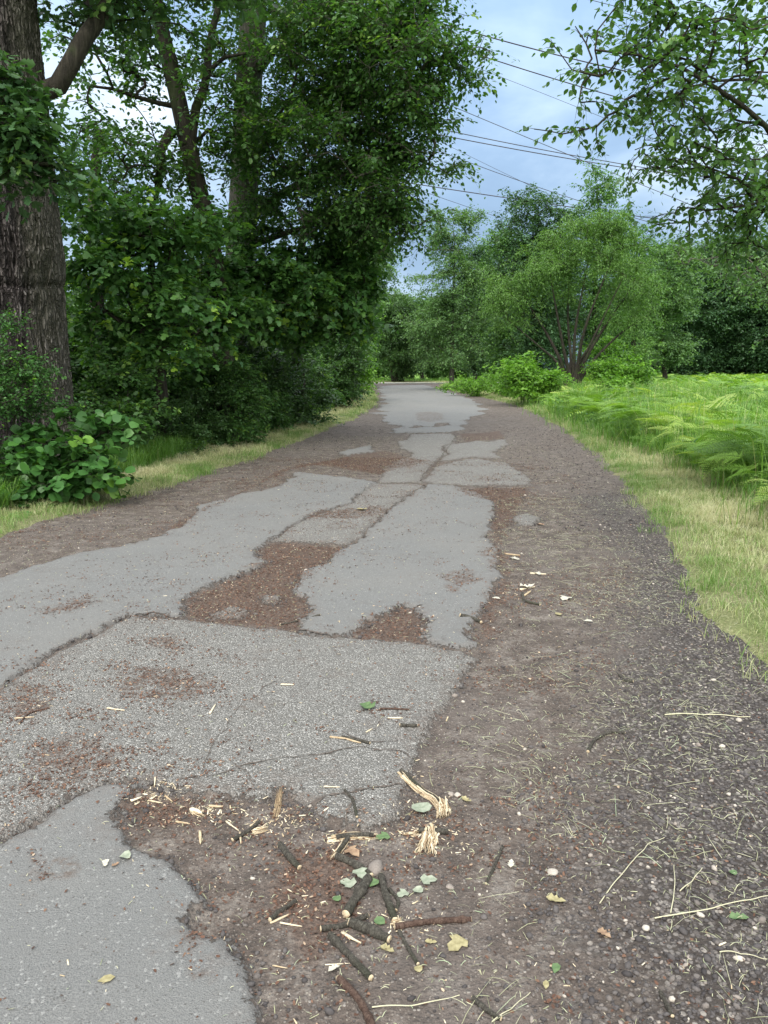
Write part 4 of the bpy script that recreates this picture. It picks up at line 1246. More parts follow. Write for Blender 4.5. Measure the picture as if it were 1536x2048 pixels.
def frond_tpl(rng, npair, sub, droop=.25):
    """blade of a bracken frond: a unit long triangle, pinnae in pairs, each cut into leaflets"""
    V, F = [], []
    def add(vs, fs):
        o = sum(len(v) for v in V)
        V.append(A(vs, float)); F.append(A(fs) + o)
    for i in range(npair):
        f = (i + .3) / npair
        L = .46 * (1 - f) ** .85 * rng.uniform(.85, 1.1) + .02
        y0 = f; z0 = -droop * f * f
        for s in (-1, 1):
            an = .35 + rng.normal(0, .08)
            dx, dy = s * math.cos(an), math.sin(an)
            dz = -.18 + rng.normal(0, .07)
            wd = .8 / npair
            if sub == 0:
                add([[0, y0, z0], [dx * L * .45 - .0, y0 + dy * L * .45 + wd * .55, z0 + dz * L * .3], [dx * L, y0 + dy * L, z0 + dz * L], [dx * L * .45, y0 + dy * L * .45 - wd * .55, z0 + dz * L * .3]], [[0, 1, 2], [0, 2, 3]])
            else:
                ns = max(3, int(sub * L / .46) + 2)
                for j in range(ns):
                    g = (j + .6) / ns
                    wl = wd * 1.05 * (1 - g) ** .6 + .006
                    px_, py_, pz_ = dx * L * g, y0 + dy * L * g, z0 + dz * L * g * g
                    tx, ty = dx * L / ns * .75, dy * L / ns * .75
                    for q in (-1, 1):
                        nx_, ny_ = -dy * q * s, dx * q * s
                        add([[px_, py_, pz_], [px_ + tx * 1.0, py_ + ty * 1.0, pz_], [px_ + nx_ * wl + tx * .6, py_ + ny_ * wl + ty * .6, pz_ - .012]], [[0, 1, 2]])
    add([[-.006, -.02, 0], [.006, -.02, 0], [.002, 1, -droop], [-.002, 1, -droop]], [[0, 1, 2], [0, 2, 3]])
    V, F = np.concatenate(V), np.concatenate(F)
    V[:, 2] = V[:, 2]
    return V, F


rngb = np.random.default_rng(51)
FR_HI = [frond_tpl(rngb, 13, 8, .2 + .12 * i) for i in range(4)]
FR_MD = [frond_tpl(rngb, 12, 3, .2 + .12 * i) for i in range(3)]
FR_LO = [frond_tpl(rngb, 9, 0, .2 + .12 * i) for i in range(3)]


def stalks(a, b, r):
    d = nrm(b - a)
    s = nrm(np.cross(d, A([.3, .2, .9]))) * r; u = np.cross(d, s)
    V = np.stack([a + s, a - s * .5 + u * .87, a - s * .5 - u * .87, b + s * .6, b - s * .3 + u * .5, b - s * .3 - u * .5], 1)
    off = (np.arange(len(a)) * 6)[:, None, None]
    return V.reshape(-1, 3), (A([[0, 1, 4, 3], [1, 2, 5, 4], [2, 0, 3, 5]])[None] + off).reshape(-1, 4)


def fronds(rng, roots, tpls, hs, bl, nf):
    """nf fronds from each root: erect stalk, then a blade leaning out"""
    n = len(roots)
    base = np.repeat(roots, nf, axis=0)
    az = rng.uniform(0, 6.283, n * nf)
    out = np.stack([np.cos(az), np.sin(az), np.zeros_like(az)], -1)
    H = np.repeat(hs, nf) * rng.uniform(.55, 1.0, n * nf)
    top = base + out * (H * rng.uniform(.15, .45, n * nf))[:, None]
    top[:, 2] = base[:, 2] + H * .72
    tilt = rng.uniform(-.15, .6, n * nf)
    ay = out * np.cos(tilt)[:, None] + A([0, 0, 1.0]) * np.sin(tilt)[:, None]
    up = -out * np.sin(tilt)[:, None] + A([0, 0, 1.0]) * np.cos(tilt)[:, None] + rng.normal(0, .22, (n * nf, 3))
    L = bl * rng.uniform(.7, 1.2, n * nf) * np.repeat(hs / hs.mean(), nf)
    ty = rng.integers(0, len(tpls), n * nf)
    Vs, Fs, Rn, off = [], [], [], 0
    tone = np.clip(np.repeat(.46 + (fbm(roots[:, 0] * 1.1, roots[:, 1] * 1.1, 19, 3) - .5) * 1.9 + rng.normal(0, .12, n), nf) + rng.normal(0, .12, n * nf), 0, 1)
    for k_, tp in enumerate(tpls):
        mk = ty == k_
        if not mk.any():
            continue
        V, F = inst(tp[0], tp[1], top[mk], ay[mk], nrm(up[mk]), L[mk])
        Vs.append(V); Fs.append(F + off); off += len(V)
        Rn.append(np.repeat(tone[mk], len(tp[0])))
    SV, SF = stalks(base, top, .004)
    V = np.concatenate(Vs + [SV]); F3 = np.concatenate(Fs)
    return V, [F3, SF + off], np.concatenate(Rn + [np.full(len(SV), .6)])


# fern plants of the front row: single things
rng = np.random.default_rng(52)
FERNS = [(1215, 868, 'fern clump with arching fronds at the verge below the willow, farthest of the front row'), (1262, 880, 'bright fern clump between the willow foot and the bowed dark fern'), (1300, 898, 'bracken clump leaning over the mown strip in the middle of the front row'),
         (1352, 905, 'yellow-green bracken clump reaching lowest onto the mown verge'), (1410, 945, 'upright bracken clump right of the yellow-green one'), (1462, 965, 'tall bracken clump near the right picture edge'), (1520, 990, 'large bracken clump cut by the right picture edge'),
         (1165, 848, 'small fern clump where the grass bank starts')]
for (px, py, lb) in FERNS:
    q = G(px, py)
    x = max(q[0], edge_x(q[1]) + .08)
    z = float(hz_at(x, q[1]))
    rt = A([[x, q[1], z]]) + np.c_[rng.normal(0, .10, (7, 2)), np.zeros(7)]
    V, F, rn = fronds(rng, rt, FR_HI, np.full(7, .95), .50, 4)
    o = obj('bracken_plant', mesh('bracken_plant', V - A([x, q[1], z]), F, M['bracken'], {'rnd': rn}), None, label=lb, category='fern', group='bracken plants along the verge')
    o.location = (x, q[1], z)

Vs, Fs3, Fs4, Rs, off = [], [], [], [], 0
for (y0, y1, dens, tp, nf, bl, hh) in [(2.5, 10, 7.5, FR_HI, 5, .46, 1.0), (10, 20, 5.0, FR_MD, 5, .50, 1.0), (20, 42, 3.3, FR_LO, 5, .58, 1.0), (42, 96, 1.5, FR_LO, 4, .80, .95)]:
    wmax = .56 * y1 + 2
    n = int((wmax) * (y1 - y0) * dens)
    y = rng.uniform(y0, y1, n)
    x = edge_x(y) + rng.uniform(0, 1, n) * wmax
    keep = (x < .56 * y + 2.2) & (x > edge_x(y) - .35 + .6 * vn(y * 1.3, y * 0, 4))
    x = x[keep]; y = y[keep]
    clear = (y > 40) & (x < 12)                    # trees' feet beyond the bend stay in low growth
    x = x[~clear]; y = y[~clear]
    hs = hh * (.62 + .62 * fbm(x * .9, y * .9, 8, 3)) * rng.uniform(.62, 1.12, len(x)) * (.72 + .28 * sst(x - edge_x(y), 0, 1.0))
    V, F, rn = fronds(rng, np.stack([x, y, np.full(len(x), .02)], -1), tp, hs, bl, nf)
    Vs.append(V); Fs3.append(F[0] + off); Fs4.append(F[1] + off); Rs.append(rn); off += len(V)
obj('bracken_field', mesh('bracken_field', np.concatenate(Vs), [np.concatenate(Fs3), np.concatenate(Fs4)], M['bracken'], {'rnd': np.concatenate(Rs)}), kind='stuff')


def blades(rng, x, y, z, h, wd, lean, tone, flatf=0.0):
    n = len(x)
    az = rng.uniform(0, 6.283, n)
    d = np.stack([np.cos(az), np.sin(az), np.zeros(n)], -1)
    s = np.stack([-np.sin(az + rng.normal(0, .6, n)), np.cos(az), np.zeros(n)], -1) * (wd * .5)[:, None]
    b = np.stack([x, y, z], -1)
    ln = lean * rng.uniform(.2, 1.3, n)
    up = A([0, 0, 1.0])
    m1 = b + up * (h * .45)[:, None] + d * (h * ln * .18)[:, None]
    m2 = b + up * (h * .80)[:, None] + d * (h * ln * .50)[:, None]
    tp = b + up * (h * (1 - .25 * ln))[:, None] + d * (h * ln * .95)[:, None]
    V = np.stack([b - s, b + s, m1 + s * .9, m1 - s * .9, m2 + s * .6, m2 - s * .6, tp], 1).reshape(-1, 3)
    off = (np.arange(n) * 7)[:, None, None]
    F4 = (A([[0, 1, 2, 3], [3, 2, 4, 5]])[None] + off).reshape(-1, 4)
    F3 = (A([[5, 4, 6]])[None] + off).reshape(-1, 3)
    return V, [F4, F3], np.repeat(tone, 7)


def addblades(name, mat, sets):
    V = np.concatenate([s[0] for s in sets])
    off = 0; f4, f3 = [], []
    for s in sets:
        f4.append(s[1][0] + off); f3.append(s[1][1] + off); off += len(s[0])
    return obj(name, mesh(name, V, [np.concatenate(f4), np.concatenate(f3)], M[mat], {'rnd': np.concatenate([s[2] for s in sets])}), kind='stuff')


# mown verges
rng = np.random.default_rng(53)
sets = []
for (y0, y1, n, hw) in [(1.2, 6, 60000, 1.0), (6, 12, 60000, 1.15), (12, 24, 50000, 1.5), (24, 50, 36000, 2.6), (50, 78, 14000, 4)]:
    for side in (0, 1):
        y = rng.uniform(y0, y1, n)
        if side:
            rx = np.interp(y, [-4, 1, 2.6, 3.3, 4.3, 5.5, 6.6, 9, 12, 20, 40, 80], [2.4, 2.1, 1.8, 1.75, 2.0, 2.25, 2.3, 2.7, 3.1, 3.8, 4.3, 5.6])
            x = rng.uniform(rx - .5, np.maximum(edge_x(y) + .35, rx + .6))
        else:
            lx_ = np.interp(y, [-4, 1, 4, 6.5, 10, 15, 22, 32, 50, 80], [-4.9, -4.6, -4.1, -3.2, -2.6, -1.9, -.9, -.2, -.5, -2])
            x = lx_ + .5 - rng.uniform(0, 2.6, n) ** 1.0
        r_ = sdf(x, y, ROAD, 3.0)
        edge_n = (fbm(x * 3.3, y * 3.3, 91, 4) - .5) * .62
        keep = (-r_ + edge_n > .0)
        # thin, broken cover close to the gravel
        keep &= rng.uniform(0, 1, n) < (.22 + .78 * sst(-r_ + edge_n, 0, .25)) * (.30 + .70 * sst(fbm(x * 5, y * 5, 95, 3), .36, .52))
        x, y, r_ = x[keep], y[keep], r_[keep]
        if not len(x):
            continue
        z = height(x, y) - .005
        patch = fbm(x * 1.6, y * 1.6, 71, 3)
        near = sst(-r_, .02, .35)
        inner = sst(-r_, .1, .9)
        tone = np.clip(.33 + .42 * inner + (patch - .5) * .9 + rng.normal(0, .20, len(x)), 0, 1)
        h = (.035 + .055 * rng.uniform(0, 1, len(x)) ** 1.5) * (1.25 - .3 * near) * (.45 + 1.3 * fbm(x * 7, y * 7, 96, 3) ** 1.5 * 1.3) * hw ** .4
        sets.append(blades(rng, x, y, z, h, np.full(len(x), .0032 * hw), np.full(len(x), 1.2), tone))
addblades('verge_grass', 'grass', sets)

# long grass and weeds at the foot of the bracken and along the left trees
sets = []
n = 20000
y = 3 + 37 * rng.uniform(0, 1, n) ** 1.7
x = edge_x(y) + rng.normal(.38, .30, n) * (1 + y * .02) + (vn(y * 1.1, y * 0, 5) - .5) * .5
z = height(x, y)
sets.append(blades(rng, x, y, z, rng.uniform(.15, .60, n) * (.4 + .9 * vn(x * 1.3, y * 1.3, 9)), .0042 * (1 + y * .06), np.full(n, .8), np.clip(rng.normal(.45, .25, n), 0, 1)))
n = 22000
y = 4 + 30 * rng.uniform(0, 1, n) ** 1.2; x = edge_x(y) + rng.uniform(.1, 6, n)
kp = rng.uniform(0, 1, n) < sst(fbm(x * .8, y * .8, 29, 3), .42, .58); x, y = x[kp], y[kp]; n = len(x)
sets.append(blades(rng, x, y, x * 0, rng.uniform(.7, 1.25, n), .004 * (1 + y * .05), np.full(n, .6), np.clip(rng.normal(.55, .3, n), 0, 1)))
n = 26000
y = 7.5 + 20 * rng.uniform(0, 1, n) ** 1.3
lx_ = np.interp(y, [4, 6.5, 10, 15, 22, 32], [-4.9, -4.1, -3.6, -3.1, -2.2, -1.4])
x = lx_ - np.abs(rng.normal(0, .55, n))
z = height(x, y)
sets.append(blades(rng, x, y, z, rng.uniform(.12, .42, n), .0042 * (1 + y * .05), np.full(n, 1.0), np.clip(rng.normal(.35, .25, n), 0, 1)))
n = 26000
y = rng.uniform(36, 90, n); x = rng.uniform(-9, 14, n)
r_ = sdf(x, y, ROAD, 3.0)
kp = (r_ < -.8) & ~((y > 70.5) & (y < 80.5))
x, y = x[kp], y[kp]; n = len(x)
sets.append(blades(rng, x, y, x * 0, rng.uniform(.15, .5, n), np.full(n, .03), np.full(n, .8), np.clip(rng.normal(.45, .25, n), 0, 1)))
addblades('long_grass', 'tallgrass', sets)

# low leafy growth under the left trees
n = 46000
y = 6 + 20 * rng.uniform(0, 1, n) ** 1.1
lx_ = np.interp(y, [4, 6.5, 10, 15, 22, 32], [-5.4, -4.7, -4.1, -3.5, -2.6, -1.6])
x = lx_ - rng.uniform(0, 1, n) ** 1.4 * 7
hh = (.05 + .42 * fbm(x * .9, y * .9, 15, 3)) * rng.uniform(0, 1, n) ** .6 * (.4 + .6 * sst(lx_ - x, 0, .8))
pos = np.stack([x, y, hh + .02], -1)
az = rng.uniform(0, 6.283, n)
ay = np.stack([np.cos(az), np.sin(az), rng.normal(-.2, .2, n)], -1)
up = A([0, 0, 1.0]) + rng.normal(0, .4, (n, 3))
V, F = inst(LEAF_OVAL[0], LEAF_OVAL[1], pos, ay, nrm(up), rng.uniform(.05, .11, n))
n2 = 9000
y2 = 4 + 26 * rng.uniform(0, 1, n2) ** 1.4
x2 = edge_x(y2) + rng.uniform(-.15, 1.2, n2) + (vn(y2 * .9, y2 * 0, 6) - .5) * .5
kp = rng.uniform(0, 1, n2) < sst(fbm(x2 * 1.3, y2 * 1.3, 39, 3), .5, .62); x2, y2 = x2[kp], y2[kp]; n2 = len(x2)
az = rng.uniform(0, 6.283, n2)
V2, F2 = inst(LEAF_OVAL[0], LEAF_OVAL[1], np.stack([x2, y2, .08 + .5 * rng.uniform(0, 1, n2)], -1), np.stack([np.cos(az), np.sin(az), rng.normal(-.2, .2, n2)], -1), nrm(A([0, 0, 1.0]) + rng.normal(0, .4, (n2, 3))), rng.uniform(.05, .12, n2))
obj('broadleaf_weeds', mesh('broadleaf_weeds', V2, F2, M['leaf_hazel'], {'rnd': np.repeat(np.clip(rng.normal(.6, .3, n2), 0, 1), 6)}), kind='stuff')
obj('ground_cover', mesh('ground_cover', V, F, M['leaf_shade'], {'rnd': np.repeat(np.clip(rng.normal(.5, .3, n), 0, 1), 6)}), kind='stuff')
print('plants', time.time() - T0)

# ================================================================== WIRES
m, t = new_mat('dark cable')
finish(t, t.ramp(t.noise(t.n('ShaderNodeTexCoord').outputs['Object'], .3, 2), [(.3, (.03, .025, .03)), (.7, (.05, .04, .045))]), .8)
M['wire'] = m
WIRES = [((560, -60, 48), (890, 50, 50), (1500, 190, 54), 0.0351, 'thick dark overhead cable crossing highest in the open sky'),
         ((620, -10, 48), (960, 110, 50), (1500, 262, 54), 0.0311, 'dark overhead cable second from the top'),
         ((980, -48, 60), (1165, -2, 62), (1560, 110, 66), 0.0216, 'thin overhead wire at the very top near the right branches'),
         ((640, 20, 60), (950, 132, 62), (1420, 325, 66), 0.0149, 'faint thin wire sloping steeply below the second cable'),
         ((640, 100, 60), (900, 212, 62), (1420, 425, 66), 0.0243, 'thin wire sloping down across both red-brown cables'),
         ((600, 195, 50), (1000, 281, 52), (1560, 375, 56), 0.0257, 'upper one of the two close parallel red-brown cables'),
         ((600, 212, 50), (1000, 291, 52), (1560, 378, 56), 0.0284, 'lower one of the two close parallel red-brown cables'),
         ((640, 205, 60), (1000, 345, 62), (1420, 478, 66), 0.0230, 'thin wire running down towards the top of the tall trees'),
         ((700, 190, 70), (940, 312, 72), (1300, 480, 76), 0.0149, 'faintest wire between the two sloping thin wires'),
         ((640, 338, 50), (1000, 393, 52), (1560, 468, 56), 0.0284, 'lowest dark cable passing just over the tree tops'),
         ((740, 345, 70), (900, 402, 72), (1200, 500, 76), 0.0189, 'short faint wire seen above the airy bend tree')]
for (a, b_, c_, r, lb) in WIRES:
    pts = [P(*a), P(*b_), P(*c_)]
    # one long sagging span through the three points
    q = A(pts)
    s = A([0, np.linalg.norm(q[1] - q[0]), np.linalg.norm(q[1] - q[0]) + np.linalg.norm(q[2] - q[1])])
    ss = np.linspace(-s[2] * .35, s[2] * 1.35, 60)
    cf = [np.polyfit(s, q[:, i_], 2 if i_ == 2 else 1) for i_ in range(3)]
    W_ = np.stack([np.polyval(cf[i_], ss) for i_ in range(3)], -1)
    V, F = tube(W_, np.full(60, r), 5)
    o = obj('overhead_wire', mesh('overhead_wire', V, F, M['wire'], None, True), label=lb, category='wire', group='overhead wires')

# ================================================================== THINGS LYING ON THE ROAD
def tone_mat(name, stops, rough=.85, nscale=0, spec=.25, bstr=.4):
    m, t = new_mat(name)
    c = t.ramp(t.attr('rnd'), stops)
    co = t.n('ShaderNodeTexCoord').outputs['Object']
    nz = t.noise(co, nscale or 200, 4, .65)
    c = t.mix(t.math('MULTIPLY', t.sstep(nz, .35, .7), .35), c, (.04, .032, .028))
    finish(t, c, rough, nz, bstr, .003, spec)
    return m


M['stone'] = tone_mat('gravel stones', [(0, (.035, .032, .034)), (.5, (.080, .074, .075)), (.80, (.135, .120, .112)), (.92, (.26, .225, .20)), (1, (.46, .42, .37))], .8)
M['flake'] = tone_mat('brown bud scales', [(0, (.045, .022, .015)), (.5, (.11, .055, .036)), (.85, (.20, .12, .08)), (1, (.42, .33, .24))], .75)
M['woodchip'] = tone_mat('fresh split wood', [(0, (.30, .21, .12)), (.4, (.52, .42, .28)), (1, (.78, .70, .54))], .7, 120)
M['bark_twig'] = bark_mat('twig bark', (.035, .031, .026), (.085, .078, .066), (.17, .16, .135), 45, .3)
M['bark_red'] = bark_mat('reddish twig bark', (.05, .03, .024), (.12, .075, .06), (.20, .14, .11), 45, 0)


def wood_mat():
    m, t = new_mat('pale splintered wood')
    co = t.n('ShaderNodeTexCoord').outputs['Object']
    r_ = t.attr('rnd')
    c = t.ramp(t.math('ADD', t.math('MULTIPLY', r_, .6), t.math('MULTIPLY', t.noise(co, 90, 4, .7), .5)),
               [(.15, (.13, .08, .045)), (.42, (.36, .27, .17)), (.66, (.55, .47, .34)), (1, (.72, .66, .52))])
    finish(t, c, .75, t.noise(co, 160, 3), .5, .003, .2)
    return m


M['wood'] = wood_mat()


def flat_leaf_mat(name, c0, c1):
    m, t = new_mat(name)
    co = t.n('ShaderNodeTexCoord').outputs['Object']
    n_ = t.noise(co, 60, 4, .6)
    c = t.ramp(n_, [(.35, c0), (.65, c1)])
    b = t.n('ShaderNodeBsdfPrincipled', {'Base Color': c, 'Roughness': .6})
    bn = t.n('ShaderNodeBump', {'Height': t.noise(co, 110, 3), 'Strength': .4, 'Distance': .003})
    t.set(b, 'Normal', bn.outputs[0])
    tr = t.n('ShaderNodeBsdfTranslucent', {0: c})
    mx = t.n('ShaderNodeMixShader', {0: .2, 1: b.outputs[0], 2: tr.outputs[0]})
    t.n('ShaderNodeOutputMaterial', {0: mx.outputs[0]})
    return m


M['lf_pale'] = flat_leaf_mat('grey-green leaf underside', (.20, .235, .17), (.34, .37, .29))
M['lf_green'] = flat_leaf_mat('fresh green leaf', (.07, .13, .05), (.13, .20, .085))
M['lf_brown'] = flat_leaf_mat('dry brown leaf', (.20, .12, .075), (.36, .25, .16))
M['lf_yellow'] = flat_leaf_mat('yellowed leaf', (.22, .19, .09), (.38, .34, .19))
M['lf_bleached'] = flat_leaf_mat('bleached leaf', (.42, .40, .33), (.60, .57, .49))

# low-poly stone templates
def ico_tpl(seed):
    import bmesh
    bm = bmesh.new()
    bmesh.ops.create_icosphere(bm, subdivisions=2, radius=1.0)
    V = A([v.co[:] for v in bm.verts]); F = A([[v.index for v in f.verts] for f in bm.faces])
    bm.free()
    r = np.random.default_rng(seed)
    for _ in range(7):                       # facet by flattening a few sides
        n = nrm(r.normal(0, 1, 3)); lim = r.uniform(.55, .85)
        d = V @ n
        V = V - n * np.maximum(d - lim, 0)[:, None]
    V = V * (1 + r.normal(0, .035, (len(V), 1)))
    return V * A([r.uniform(.7, 1), r.uniform(.9, 1.35), r.uniform(.45, .75)]), F


def ico1_tpl(seed):
    import bmesh
    bm = bmesh.new()
    bmesh.ops.create_icosphere(bm, subdivisions=1, radius=1.0)
    V = A([v.co[:] for v in bm.verts]); F = A([[v.index for v in f.verts] for f in bm.faces])
    bm.free()
    r = np.random.default_rng(seed)
    V = V * (1 + r.normal(0, .13, (len(V), 1)))
    return V * A([r.uniform(.7, 1), r.uniform(.9, 1.3), r.uniform(.5, .8)]), F


ST = [ico1_tpl(i) for i in range(6)]
ST2 = [ico_tpl(i + 20) for i in range(5)]


def scatter_tpl(rng, tpls, x, y, z, size, tone, tilt=.25):
    n = len(x)
    az = rng.uniform(0, 6.283, n)
    ay = np.stack([np.cos(az), np.sin(az), rng.normal(0, tilt, n)], -1)
    up = A([0, 0, 1.0]) + rng.normal(0, tilt, (n, 3))
    ty = rng.integers(0, len(tpls), n)
    Vs, Fs, Rn, off = [], [], [], 0
    pos = np.stack([x, y, z], -1)
    for k_, tp in enumerate(tpls):
        mk = ty == k_
        if not mk.any():
            continue
        V, F = inst(tp[0], tp[1], pos[mk], ay[mk], nrm(up[mk]), size[mk])
        Vs.append(V); Fs.append(F + off); off += len(V); Rn.append(np.repeat(tone[mk], len(tp[0])))
    return np.concatenate(Vs), np.concatenate(Fs), np.concatenate(Rn)


def field(rng, n, x0, x1, y0, y1, p=1.0):
    """random ground points, denser near the viewer for p > 1"""
    y = y0 + (y1 - y0) * rng.uniform(0, 1, n) ** p
    x = rng.uniform(x0, x1, n)
    return x, y


# gravel
rng = np.random.default_rng(71)
S_ = []
x, y = field(rng, 60000, -.4, 3.4, 1.15, 7.5, 1.6)
lay = layers(x, y)
g = msd(x, y, GRAV, .6) + (fbm(x * 4, y * 4, 33, 3) - .5) * .9
keep = (lay[2] > .0) & (lay[0] < -.01) & (lay[1] < -.01) & (rng.uniform(0, 1, len(x)) < .05 + .95 * sst(g, -.25, .35))
x, y = x[keep], y[keep]
sz = np.clip(np.exp(rng.normal(-5.35, .42, len(x))), .0022, .013)
S_.append((x, y, sz))
x, y = field(rng, 26000, -3.5, 3.0, 1.15, 9, 1.7)
lay = layers(x, y)
keep = (lay[2] > -.1) & (lay[0] < -.01) & (lay[1] < -.01)
keep &= rng.uniform(0, 1, len(x)) < .25 + .75 * vn(x * 3, y * 3, 3)
x, y = x[keep], y[keep]
S_.append((x, y, np.clip(np.exp(rng.normal(-5.75, .45, len(x))), .0018, .010)))
x, y = field(rng, 16000, -3.5, 4.2, 7, 20, 1.4)
lay = layers(x, y)
keep = (lay[2] > .05) & (lay[0] < -.01) & (lay[1] < -.01) & (rng.uniform(0, 1, len(x)) < .2 + .8 * sst(x - .13 * y, .2, 1.3))
x, y = x[keep], y[keep]
S_.append((x, y, np.clip(np.exp(rng.normal(-4.9, .4, len(x))), .004, .017)))
# crumbs of broken asphalt along the patch rims
x, y = field(rng, 150000, -4, 2.2, 1.15, 9, 1.4)
lay = layers(x, y)
mx_ = np.maximum(lay[0], lay[1])
keep = (mx_ > -.07) & (mx_ < .012) & (rng.uniform(0, 1, len(x)) < .55 * sst(mx_, -.07, 0) * sst(vn(x * 4, y * 4, 88), .3, .6))
S_.append((x[keep], y[keep], np.clip(np.exp(rng.normal(-5.3, .55, keep.sum())), .002, .016)))
x = np.concatenate([s[0] for s in S_]); y = np.concatenate([s[1] for s in S_]); sz = np.concatenate([s[2] for s in S_])
tone = np.clip(rng.beta(1.6, 2.0, len(x)) * .9 + (rng.uniform(0, 1, len(x)) < .09) * .35, 0, 1)
V, F, rn = scatter_tpl(rng, ST, x, y, height(x, y) + sz * .18, sz, tone)
obj('gravel', mesh('gravel', V, F, M['stone'], {'rnd': rn}, False), kind='stuff')
print('gravel', len(x), time.time() - T0)

# brown bud scales and crumbs
FL = (A([[-.22, 0, 0], [.22, 0, .05], [.3, .6, .12], [.05, 1, .1], [-.28, .6, .05]]), A([[0, 1, 2], [0, 2, 4], [4, 2, 3]]))
rng = np.random.default_rng(72)
x, y = field(rng, 330000, -3.9, 2.6, 1.1, 13, 1.7)
lm = msd(x + (vn(x * 9, y * 9, 77) - .5) * .14, y + (vn(x * 9, y * 9, 78) - .5) * .14, LITTER, .3)
lm = lm + (fbm(x * 13, y * 13, 79, 3) - .5) * .16
rr_ = sdf(x, y, ROAD, 3.0)
cl_ = sst(fbm(x * 1.4, y * 2.6, 45, 4), .42, .66) * sst(fbm(x * 9, y * 13, 46, 3), .40, .60)
sm_ = msd(x, y, SMOOTH, .3)
cl_ = cl_ * np.where((sm_ > 0) & (y < 3.0), .08, np.where(sm_ > 0, .6, 1.5))
cl_ = cl_ * (1 - .85 * sst(msd(x, y, GRAV, .3), -.2, .2))
pr = .030 * np.where(sm_ > 0, .5, 1) + .75 * sst(lm, -.03, .04) + .50 * cl_ + .12 * sst(lm, -.3, -.05) * (sm_ < 0)
keep = (rr_ > -.1) & (rng.uniform(0, 1, len(x)) < pr)
x, y = x[keep], y[keep]
sz = rng.uniform(.004, .0125, len(x)) * (1 + .05 * y)
tone = np.clip(rng.beta(2, 2.6, len(x)) + (rng.uniform(0, 1, len(x)) < .05) * .5, 0, 1)
V, F, rn = scatter_tpl(rng, [FL], x, y, height(x, y) + .0012 + rng.uniform(0, .003, len(x)), sz, tone, .28)
obj('bud_scale_litter', mesh('bud_scale_litter', V, F, M['flake'], {'rnd': rn}), kind='stuff')
print('flakes', len(x), time.time() - T0)

# cut grass straws over the right shoulder
def straws(rng, x, y, L, wd, curve=.35, lift=.012):
    n = len(x)
    az = rng.uniform(0, 6.283, n)
    cv = rng.normal(0, curve, n) * np.where(rng.uniform(0, 1, n) < .12, 1.0, .22)
    K_ = 5
    pts = []
    cx_, cy_ = x.copy(), y.copy(); a = az.copy()
    for i in range(K_):
        pts.append(np.stack([cx_, cy_], -1)); cx_ = cx_ + np.cos(a) * L / (K_ - 1); cy_ = cy_ + np.sin(a) * L / (K_ - 1); a = a + cv
    pts = np.stack(pts, 1)
    z = height(pts[..., 0], pts[..., 1])
    z = z + .0025 + np.abs(np.sin(np.linspace(.3, 2.9, K_)))[None] * (rng.uniform(0, 1, n) ** 2 * lift)[:, None]
    d = nrm(np.gradient(pts, axis=1)); nn = np.stack([-d[..., 1], d[..., 0]], -1)
    w2 = (wd * .5)[:, None, None] * A([.8, 1, 1, .8, .3])[None, :, None]
    Lf = np.concatenate([pts + nn * w2, z[..., None]], -1); Rt = np.concatenate([pts - nn * w2, z[..., None] + (wd * .25)[:, None, None]], -1)
    V = np.concatenate([Lf, Rt], 1).reshape(-1, 3)
    i = np.arange(K_ - 1)
    f = np.stack([i, i + 1, i + 1 + K_, i + K_], -1)
    F = (f[None] + (np.arange(n) * 2 * K_)[:, None, None]).reshape(-1, 4)
    return V, F


rng = np.random.default_rng(73)
x, y = field(rng, 26000, -.3, 3.3, 1.15, 9, 1.5)
rr_ = sdf(x, y, ROAD, 3.0)
lay = layers(x, y)
dn = sst(fbm(x * 1.7, y * 1.7, 55, 3), .36, .62) * sst(x - .02 * y, -.1, .7)
# thicker swathes where the mower dropped its cut
for (px, py, r_) in [(1340, 1420, .22), (1380, 1370, .20), (1080, 1590, .12), (1130, 1350, .25), (1450, 1500, .2), (1250, 1180, .4), (1150, 1080, .5)]:
    q = G(px, py); dn = dn + 1.6 * np.exp(-((x - q[0]) ** 2 + (y - q[1]) ** 2) / r_ ** 2 / .6)
keep = (rr_ > -.15) & (lay[0] < 0) & (lay[1] < 0) & (rng.uniform(0, 1, len(x)) < dn * .72)
x, y = x[keep], y[keep]
L = np.clip(np.exp(rng.normal(-3.35, .65, len(x))), .010, .22)
V, F = straws(rng, x, y, L, rng.uniform(.0006, .0016, len(x)) * (1 + .12 * y))
tn = np.repeat(rng.uniform(0, 1, len(x)), 10)
x, y = field(rng, 26000, -4.0, 3.0, 1.15, 17, 1.4)
kp = (rng.uniform(0, 1, len(x)) < np.where(np.maximum(msd(x, y, SMOOTH, .3), msd(x, y, COARSE, .3)) > 0, .12, .9)); x, y = x[kp], y[kp]
rr_ = sdf(x, y, ROAD, 3.0); keep = rr_ > -.1; x, y = x[keep], y[keep]
V2, F2 = straws(rng, x, y, rng.uniform(.005, .026, len(x)), rng.uniform(.0010, .0020, len(x)) * (1 + .12 * y))
obj('cut_straw', mesh('cut_straw', np.concatenate([V, V2]), np.concatenate([F, F2 + len(V)]), M['straw'], {'rnd': np.concatenate([tn, np.repeat(rng.uniform(0, 1, len(x)), 10)])}), kind='stuff')

